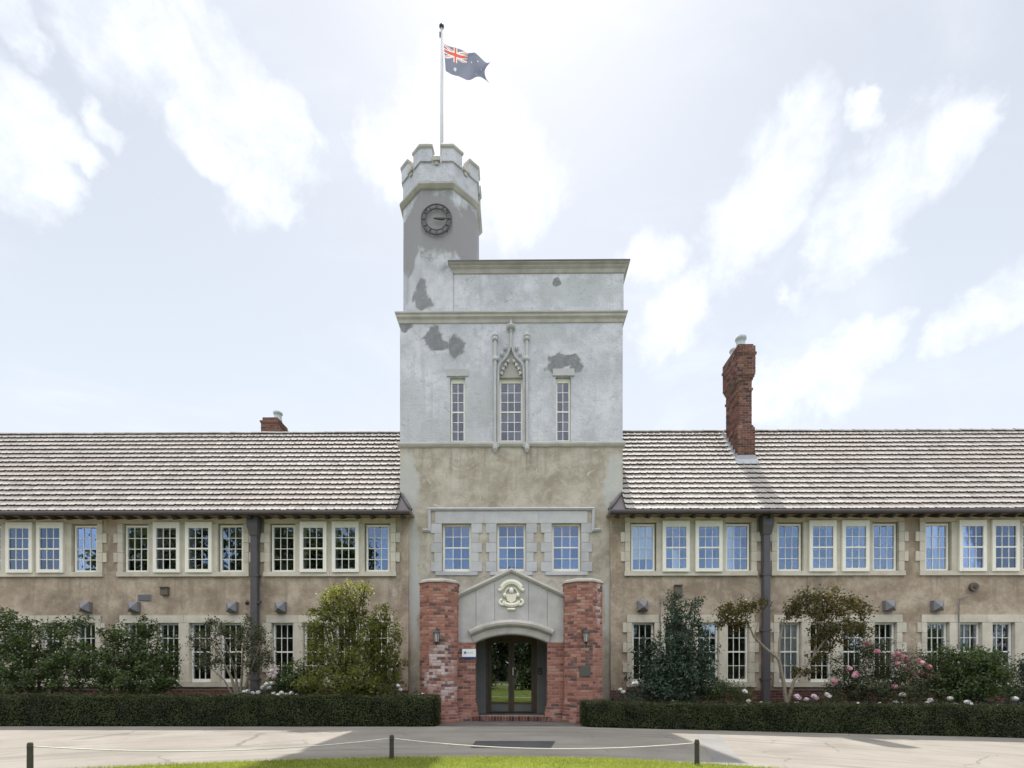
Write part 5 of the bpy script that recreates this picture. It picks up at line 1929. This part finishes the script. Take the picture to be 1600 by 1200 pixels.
shrub('camellia_shrub', 'broad dark green camellia at the far left edge', 'shrub', 60, -1.9,
      [(20, 1010, 55, 48), (75, 1020, 52, 45), (-30, 1000, 50, 55), (112, 1035, 40, 44, -0.2), (60, 1060, 70, 32, -0.3), (25, 975, 30, 18), (100, 985, 26, 20), (120, 972, 14, 12), (0, 1060, 60, 30, -.2)],
      F_CAMELLIA, 0.09, 12, 22, branches=10)
shrub('camellia_shrub', 'bushy dark green camellia left of the stemmy olive shrub', 'shrub', 205, -1.9,
      [(195, 1030, 48, 45), (235, 1025, 38, 46), (160, 1045, 36, 40), (215, 1065, 62, 26, -0.3), (225, 985, 22, 18), (180, 995, 22, 20), (258, 1040, 22, 38)],
      F_CAMELLIA, 0.09, 14, 22, branches=10)
shrub('olive_shrub', 'open multi stemmed grey green shrub by the left downpipe', 'shrub', 372, -2.0,
      [(318, 1005, 24, 28), (345, 985, 22, 22), (375, 1000, 26, 26), (405, 1005, 22, 30), (395, 985, 18, 16), (335, 1030, 26, 18), (390, 1035, 30, 20), (422, 1020, 10, 22), (383, 970, 10, 10), (315, 1035, 18, 14), (332, 968, 8, 10)],
      F_OLIVE, 0.065, 19, 17, 0.12,
      stems=[[(372, 1098, 0, 0.045), (362, 1060, 0, 0.035), (345, 1025, 0, 0.022), (322, 995, 0, 0.01)], [(373, 1098, 0, 0.04), (368, 1050, 0.1, 0.03), (352, 1000, 0.1, 0.015), (345, 975, 0.1, 0.008)],
             [(375, 1098, 0, 0.04), (378, 1050, -0.1, 0.03), (380, 1010, -0.1, 0.018), (383, 975, -.1, 0.008)], [(376, 1098, 0, 0.04), (388, 1058, 0, 0.03), (402, 1020, 0, 0.018), (410, 985, 0, 0.008)],
             [(370, 1098, 0, 0.03), (350, 1062, -0.15, 0.022), (325, 1040, -0.15, 0.01)]], bark='bark_pale', branches=9, inner=0.5)
shrub('golden_shrub', 'tall rounded bush with sunlit yellow green top left of the porch', 'shrub', 555, -2.45,
      [(530, 968, 34, 30), (548, 950, 24, 26), (586, 1005, 34, 36), (512, 1022, 32, 34), (558, 1042, 46, 38), (526, 930, 19, 15), (541, 920, 10, 9), (563, 932, 15, 17), (496, 985, 18, 17), (612, 1035, 17, 36), (500, 955, 15, 11), (594, 962, 17, 20), (616, 990, 11, 16), (540, 1066, 66, 26, -0.2), (600, 1068, 26, 24), (575, 975, 18, 16), (488, 1008, 10, 12), (570, 915, 7, 8), (510, 940, 9, 9)],
      F_YELLOW, 0.08, 21, 23, branches=9, inner=0.25)
shrub('dark_mound', 'low dark leafy mound between white roses and golden bush', 'shrub', 465, -2.25,
      [(462, 1062, 34, 24), (440, 1070, 22, 18), (485, 1068, 22, 20)], F_CAMELLIA, 0.07, 30, 26, branches=5)
W1 = [(381, 1082), (388, 1080), (394, 1083), (402, 1081), (410, 1073), (416, 1070), (421, 1075), (428, 1083), (436, 1086), (447, 1085), (456, 1083), (463, 1086), (425, 1068), (440, 1082)]
shrub('rose_bush', 'white roses above the left hedge by the downpipe', 'rose', 420, -2.5, [(395, 1088, 20, 12), (425, 1084, 22, 16), (455, 1090, 22, 10)], F_BLUE, 0.05, 30, 18,
      flowers=[(W1, M['petal_white'], 0.10), ([(424, 1048), (430, 1051), (421, 1053), (428, 1056), (434, 1046)], M['petal_blush'], 0.09)], branches=6, stem_r=0.012)
shrub('rose_bush', 'sparse pale rose against the left brick pillar', 'rose', 620, -2.45, [(622, 1078, 14, 12), (608, 1085, 14, 8), (648, 1086, 14, 8)], F_BLUE, 0.05, 26, 14,
      flowers=[([(622, 1072), (625, 1077), (661, 1085), (655, 1088)], M['petal_white'], 0.09)], branches=6, stem_r=0.012)

shrub('conical_camellia', 'tall conical dark camellia right of the porch', 'shrub', 1055, -1.85,
      [(1058, 950, 20, 22), (1066, 975, 30, 30), (1060, 1010, 46, 36), (1050, 1045, 60, 36), (1075, 1060, 50, 34), (1020, 1060, 34, 30), (1095, 1030, 24, 36), (1012, 1015, 20, 18), (1088, 940, 8, 14), (1045, 1080, 70, 20, -0.3), (1050, 935, 10, 10), (1003, 1030, 12, 10)],
      F_BLUE, 0.082, 17, 23, branches=8)
shrub('low_foliage', 'low dark foliage with a pale bloom right of the conical camellia', 'shrub', 1138, -2.3,
      [(1130, 1080, 30, 16), (1158, 1085, 18, 12), (1115, 1074, 20, 14)], F_CAMELLIA, 0.06, 28, 20,
      flowers=[([(1162, 1079), (1165, 1082), (1170, 1096), (1190, 1099), (1051, 1096)], M['petal_white'], 0.10)], branches=6, stem_r=0.012)
shrub('rose_bush', 'pale rose plant at the porch end of the right hedge', 'rose', 972, -2.45, [(970, 1086, 12, 9), (985, 1092, 18, 7)], F_BLUE, 0.05, 24, 14,
      flowers=[([(969, 1078), (973, 1081), (994, 1066), (990, 1069)], M['petal_white'], 0.09)], branches=6, stem_r=0.012)
mt = shrub('maple_tree', 'small spreading maple with forked pale trunk by the right downpipe', 'tree', 1230, -2.1,
           [(1140, 955, 26, 13), (1165, 950, 22, 13), (1130, 968, 18, 10), (1155, 972, 20, 9), (1192, 942, 14, 8), (1258, 940, 26, 18), (1290, 935, 28, 16), (1280, 958, 34, 16), (1325, 945, 28, 16), (1350, 955, 18, 13), (1245, 955, 18, 12),
            (1300, 985, 34, 16), (1335, 980, 26, 13), (1290, 1005, 22, 16), (1275, 1025, 13, 14), (1350, 990, 15, 9), (1258, 1050, 20, 7), (1235, 960, 10, 8), (1320, 1003, 12, 9)],
           F_MAPLE, 0.07, 19, 19, 0.14,
           stems=[[(1229, 1100, 0, 0.055), (1224, 1065, 0, 0.05), (1217, 1030, 0, 0.045), (1195, 1012, 0.05, 0.035), (1178, 995, 0.05, 0.025), (1165, 965, 0, 0.015)],
                  [(1217, 1032, 0, 0.04), (1218, 1000, 0.05, 0.03), (1225, 970, 0.1, 0.02), (1250, 945, 0.1, 0.01)],
                  [(1230, 1100, 0, 0.05), (1240, 1065, -0.05, 0.04), (1262, 1038, -0.05, 0.032), (1285, 1005, -0.1, 0.022), (1310, 975, -0.1, 0.012), (1335, 955, -0.1, 0.007)],
                  [(1270, 1028, -0.05, 0.022), (1278, 990, 0, 0.016), (1285, 950, 0, 0.008)], [(1240, 1064, -0.05, 0.02), (1252, 1052, -0.1, 0.012), (1268, 1048, -0.1, 0.006)],
                  [(1170, 972, 0, 0.014), (1150, 962, 0, 0.01), (1135, 958, 0, 0.006)], [(1178, 995, 0.05, 0.012), (1188, 960, 0.05, 0.008), (1195, 942, 0, 0.005)]],
           bark='bark_pale', branches=8, inner=0.5, aspect=0.7)
PK = [(1397, 1024), (1405, 1022), (1399, 1032), (1403, 1038), (1416, 1033), (1417, 1045), (1424, 1051), (1436, 1033), (1440, 1036), (1451, 1041), (1326, 1044), (1335, 1055), (1337, 1052), (1305, 1066), (1361, 1075), (1399, 1073), (1355, 1006), (1371, 1017), (1450, 1056), (1441, 1053), (1412, 1027)]
shrub('pink_dahlia_bush', 'leafy bush with bright pink flowers below the right windows', 'shrub', 1375, -2.15,
      [(1370, 1050, 40, 36), (1410, 1055, 36, 34), (1340, 1065, 34, 30), (1440, 1050, 26, 32), (1360, 1015, 26, 18), (1315, 1080, 26, 18), (1390, 1080, 66, 18, -0.2), (1305, 1040, 12, 18)],
      F_OLIVE, 0.06, 24, 22, flowers=[(PK, M['petal_pink'], 0.135)], branches=9, stem_r=0.018)
shrub('round_shrub', 'rounded dark glossy shrub right of the pink flowers', 'shrub', 1510, -2.0,
      [(1505, 1050, 48, 40), (1530, 1065, 48, 34), (1475, 1035, 28, 24), (1545, 1050, 26, 34), (1480, 1075, 46, 26), (1530, 1028, 26, 14)], F_CAMELLIA, 0.075, 26, 24, branches=7)
shrub('grey_shrub', 'grey green shrub cut off by the right edge', 'shrub', 1610, -1.9, [(1600, 1055, 20, 30), (1625, 1050, 26, 36), (1600, 1085, 30, 16)], F_BLUE, 0.07, 24, 22, branches=7)
shrub('rose_bush', 'blush roses in front of the forked maple trunk', 'rose', 1265, -2.5, [(1250, 1098, 18, 10), (1280, 1096, 20, 12), (1300, 1094, 16, 10)], F_OLIVE, 0.05, 26, 16,
      flowers=[([(1245, 1087), (1247, 1091), (1260, 1093), (1272, 1088), (1274, 1092), (1244, 1099)], M['petal_blush'], 0.12), ([(1293, 1085), (1296, 1088)], M['petal_white'], 0.10)], branches=6, stem_r=0.012)
WR = [(1340, 1101), (1375, 1101), (1370, 1104), (1381, 1103), (1406, 1099), (1409, 1101), (1411, 1105), (1416, 1104), (1427, 1103), (1431, 1104), (1447, 1099), (1454, 1094), (1485, 1091), (1493, 1101), (1511, 1097), (1515, 1099), (1561, 1103), (1586, 1092), (1410, 1086), (1398, 1098)]
shrub('rose_bush', 'low row of white roses along the right hedge top', 'rose', 1440, -2.5, [(1345, 1106, 26, 8), (1385, 1106, 26, 8), (1425, 1106, 26, 9), (1465, 1104, 26, 9), (1510, 1104, 26, 9), (1560, 1106, 26, 8), (1590, 1102, 20, 10)], F_BLUE, 0.05, 26, 16,
      flowers=[(WR, M['petal_white'], 0.115)], branches=5, stem_r=0.012)


# ------------------------------------------------------------------ clipped hedges
def hedge(label, x0, x1, ztop, end_round):
    """ztop(x): height of the clipped top"""
    root = thing('clipped_hedge', label, 'hedge', ((x0 + x1) / 2, (HEDGE_Y0 + HEDGE_Y1) / 2, gz((x0 + x1) / 2)), 'hedges along the drive')
    w_ = HEDGE_Y1 - HEDGE_Y0
    ln = x1 - x0
    mb = MB()
    nx = 60
    k0 = 0.07
    for i in range(nx):
        a_, b_ = x0 + k0 + (ln - 2 * k0) * i / nx, x0 + k0 + (ln - 2 * k0) * (i + 1) / nx
        ya, yb2 = HEDGE_Y0 + k0, HEDGE_Y1 - k0
        sec = lambda x_: [(x_, ya, gz(x_) - 0.02), (x_, ya, ztop(x_) - k0 - 0.05), (x_, ya + 0.06, ztop(x_) - k0), (x_, yb2 - 0.06, ztop(x_) - k0), (x_, yb2, ztop(x_) - k0 - 0.05), (x_, yb2, gz(x_) - 0.02)]
        s0, s1 = sec(a_), sec(b_)
        mb.add(s0 + s1, [(j, j + 6, (j + 1) + 6, j + 1) for j in range(5)] + ([(0, 1, 2, 3, 4, 5)] if i == 0 else []) + ([(11, 10, 9, 8, 7, 6)] if i == nx - 1 else []))
    obj('inner_growth', mb, M['hedge_core'], root, fix=False)
    H = 0.75
    dens = 2100
    nf, nt_, ne = int(ln * H * dens), int(ln * w_ * dens * 0.8), int(w_ * H * dens)
    xs_f = rng.uniform(x0, x1, nf)
    zt_f = np.array([ztop(v) for v in xs_f])
    zb_f = np.array([gz(v) for v in xs_f])
    wob = lambda x_, z_: 0.040 * np.sin(3.1 * x_ + 1.3) * np.sin(7 * z_ + x_) + 0.022 * np.sin(11 * x_ + 4 * z_) + 0.02 * np.sin(1.3 * x_ + 2.2 * z_)
    tz = rng.random(nf) ** 0.9
    zf_ = zb_f + 0.02 + (zt_f - zb_f - 0.02) * tz
    roundf = 0.05 * np.clip((tz - 0.86) / 0.14, 0, 1) ** 2
    Pf = np.stack([xs_f, HEDGE_Y0 + wob(xs_f, zf_) + roundf + np.abs(rng.normal(0, 0.035, nf)) - 0.01, zf_], 1)
    Nf = np.tile([0, -1.0, 0.25], (nf, 1))
    xs_t = rng.uniform(x0, x1, nt_)
    yt = rng.uniform(HEDGE_Y0, HEDGE_Y1, nt_)
    Pt = np.stack([xs_t, yt, np.array([ztop(v) for v in xs_t]) + 0.5 * wob(xs_t, yt) - np.abs(rng.normal(0, 0.03, nt_)) + 0.012], 1)
    Nt = np.tile([0, 0, 1.0], (nt_, 1))
    parts = [(Pf, Nf), (Pt, Nt)]
    for xe, s in ((x0, -1), (x1, 1)):
        ye, te = rng.uniform(HEDGE_Y0, HEDGE_Y1, ne), rng.random(ne)
        ze = gz(xe) + 0.02 + te * (ztop(xe) - gz(xe) - 0.02)
        Pe = np.stack([xe - s * (0.05 * np.clip((te - .86) / .14, 0, 1) + np.abs(rng.normal(0, 0.03, ne))), ye, ze], 1)
        parts.append((Pe, np.tile([s * 1.0, 0, 0.2], (ne, 1))))
    # a few untrimmed shoots
    ns = int(ln * 60)
    xs_s = rng.uniform(x0, x1, ns)
    Ps = np.stack([xs_s, rng.uniform(HEDGE_Y0, HEDGE_Y1, ns), np.array([ztop(v) for v in xs_s]) + np.abs(rng.normal(0.0, 0.035, ns))], 1)
    parts.append((Ps, unit(ns)))
    P = np.concatenate([a_ for a_, b_ in parts])
    N = np.concatenate([b_ for a_, b_ in parts])
    if end_round:      # the corner towards the door is clipped round
        rr = 0.32
        s, xe = end_round
        d = (xe - P[:, 0]) * s
        q_ = np.clip(rr - d, 0, rr)
        P[:, 1] = np.maximum(P[:, 1], HEDGE_Y0 + rr - np.sqrt(np.maximum(0, rr * rr - q_ ** 2)) + 0.0)
    N = N + unit(len(P)) * 0.75
    N /= np.linalg.norm(N, axis=1, keepdims=True)
    V = leaf_quads(P, N, 0.040, 0.6, 0.12)
    put('leaves', poly_mesh('leaves', V, np.arange(len(V)).reshape(-1, 4), 4), root, mats=F_HEDGE)
    return root


XL1 = XP(683, HEDGE_Y0)
XR0 = XP(911, HEDGE_Y0)
hedge('dark clipped box hedge running left from the porch', -19.5, XL1, lambda x: ZP(1087.5, HEDGE_Y0) + 0.014 * math.sin(0.9 * x) + 0.012 * math.sin(2.7 * x + 1) + 0.008 * math.sin(6.1 * x), (1, XL1))
hedge('dark clipped box hedge running right from the porch with rounded end', XR0, 19.5, lambda x: ZP(1098.5, HEDGE_Y0) - 0.0065 * (x - 1.5) + 0.014 * math.sin(0.8 * x) + 0.012 * math.sin(2.9 * x + 2) + 0.008 * math.sin(6.3 * x), (-1, XR0))

# ------------------------------------------------------------------ rope border of the lawn
posts = []
for px, ptop, lab in ((-420, 1170, None), (47, 1160, 'short dark rope post at the far left of the lawn'), (612, 1152, 'short dark rope post left of the middle of the lawn'),
                      (1089, 1163, 'short dark rope post right of the middle of the lawn'), (1560, 1178, None)):
    t = (px - PX) / F
    # where the sight line meets the rim of the lawn
    best = None
    for k in range(400):
        Y = -16.0 + k * 0.025
        X = XP(px, Y)
        d = math.hypot(X - LC.x, Y - LC.y) - (LR - 0.12)
        if best is None or abs(d) < best[0]:
            best = (abs(d), X, Y)
    _, X, Y = best
    zt2 = at(px, ptop, Y).z
    zt2 = gz(X) + min(0.52, max(0.40, zt2 - gz(X)))
    posts.append((X, Y, zt2))
    if lab:
        p_ = thing('rope_post', lab, 'post', (X, Y, gz(X)), 'posts of the lawn rope')
        obj('shaft', MB().lathe((X, Y, gz(X) - 0.05), [(0.036, 0), (0.034, zt2 - gz(X) + 0.03), (0.026, zt2 - gz(X) + 0.05)], 12), M['post'], p_, smooth=False)
        obj('rope_eye', MB().tube([(X - 0.04, Y - 0.0, zt2 - 0.05), (X, Y - 0.045, zt2 - 0.05), (X + 0.04, Y, zt2 - 0.05)], 0.008, 5), M['iron'], p_)
for (p0, p1, lab) in ((posts[0], posts[1], 'white rope leaving the left edge of the lawn'), (posts[1], posts[2], 'slack white rope between the left and middle posts'),
                      (posts[2], posts[3], 'white rope sagging before the entrance steps'), (posts[3], posts[4], 'white rope leaving the right post')):
    pts_ = []
    for k in range(25):
        t = k / 24
        a_, b_ = Vector(p0), Vector(p1)
        a_.z -= 0.05
        b_.z -= 0.05
        c_ = a_.lerp(b_, t)
        c_.z -= 4 * t * (1 - t) * 0.12
        pts_.append(c_)
    if lab.startswith(('slack', 'white rope sag')):
        tag(obj('rope', MB().tube(pts_, 0.0085, 6), M['rope'], smooth=True), lab, 'rope', 'ropes round the lawn')

# ------------------------------------------------------------------ trees across the lawn, seen mirrored in the windows
def big_tree_meshes(seed, h, r):
    rs = random.Random(seed)
    cl = []
    for k in range(13):
        w_ = rs.uniform(0, 6.28)
        d = rs.uniform(0, 0.62) * r
        zz = h * (rs.uniform(0.12, 0.35) if k < 5 else rs.uniform(0.36, 0.88))
        s = r * rs.uniform(0.28, 0.45)
        cl.append(((d * math.cos(w_), d * math.sin(w_), zz), (s, s, s * 0.8)))
    P, N, tw = cloud(cl, 0.3, 0.75, 0.85, 26, 0.35)
    V = leaf_quads(P, N, 0.42, 0.6)
    crown = poly_mesh('crown', V, np.arange(len(V)).reshape(-1, 4), 4)
    mb = MB()
    mb.tube([(0, 0, -0.2), (0.1, 0, h * 0.2), (0, 0.1, h * 0.45), (0, 0, h * 0.75)], [h * 0.03, h * 0.024, h * 0.016, h * 0.005], 9)
    for c_, s in cl:
        mb.tube([(0, 0, h * 0.25 + rs.uniform(0, h * 0.15)), (c_[0] * 0.5, c_[1] * 0.5, c_[2] - h * 0.08), c_], [h * 0.012, h * 0.008, h * 0.003], 6)
    return crown, mb.mesh('trunk', False, True)


KINDS = [big_tree_meshes(s, 14, 5.5) for s in (3, 8)]
row = [(-2.9, -25, 0.52, 0), (2.7, -25.5, 0.5, 1), (-8.5, -30, 0.5, 1), (8.5, -31, 0.5, 0), (-2, -66, 1.32, 0), (-41, -46, 1.6, 1), (-30, -47, 1.6, 0), (-22.5, -45, 1.3, 1)]
x_ = -96
while x_ < 98:
    if abs(x_ + 2) > 4:
        row.append((x_ + random.uniform(-1, 1), -62 + random.uniform(-4, 4), random.uniform(0.72, 0.92), len(row) % 2))
    x_ += 7.2
for i, (x, y, s, k) in enumerate(row):
    t_ = thing('park_tree', 'green tree in the row across the lawn, mirrored in the windows', 'tree', (x, y, gz(x)), 'trees across the lawn')
    cr, tr = KINDS[k]
    put('crown', cr, t_, (x, y, gz(x)), (0, 0, i * 1.3), (s * 1.15, s * 1.15, s), mats=F_TREE)
    put('trunk', tr, t_, (x, y, gz(x)), (0, 0, i * 1.3), (s * 1.15, s * 1.15, s), mats=M['bark'])
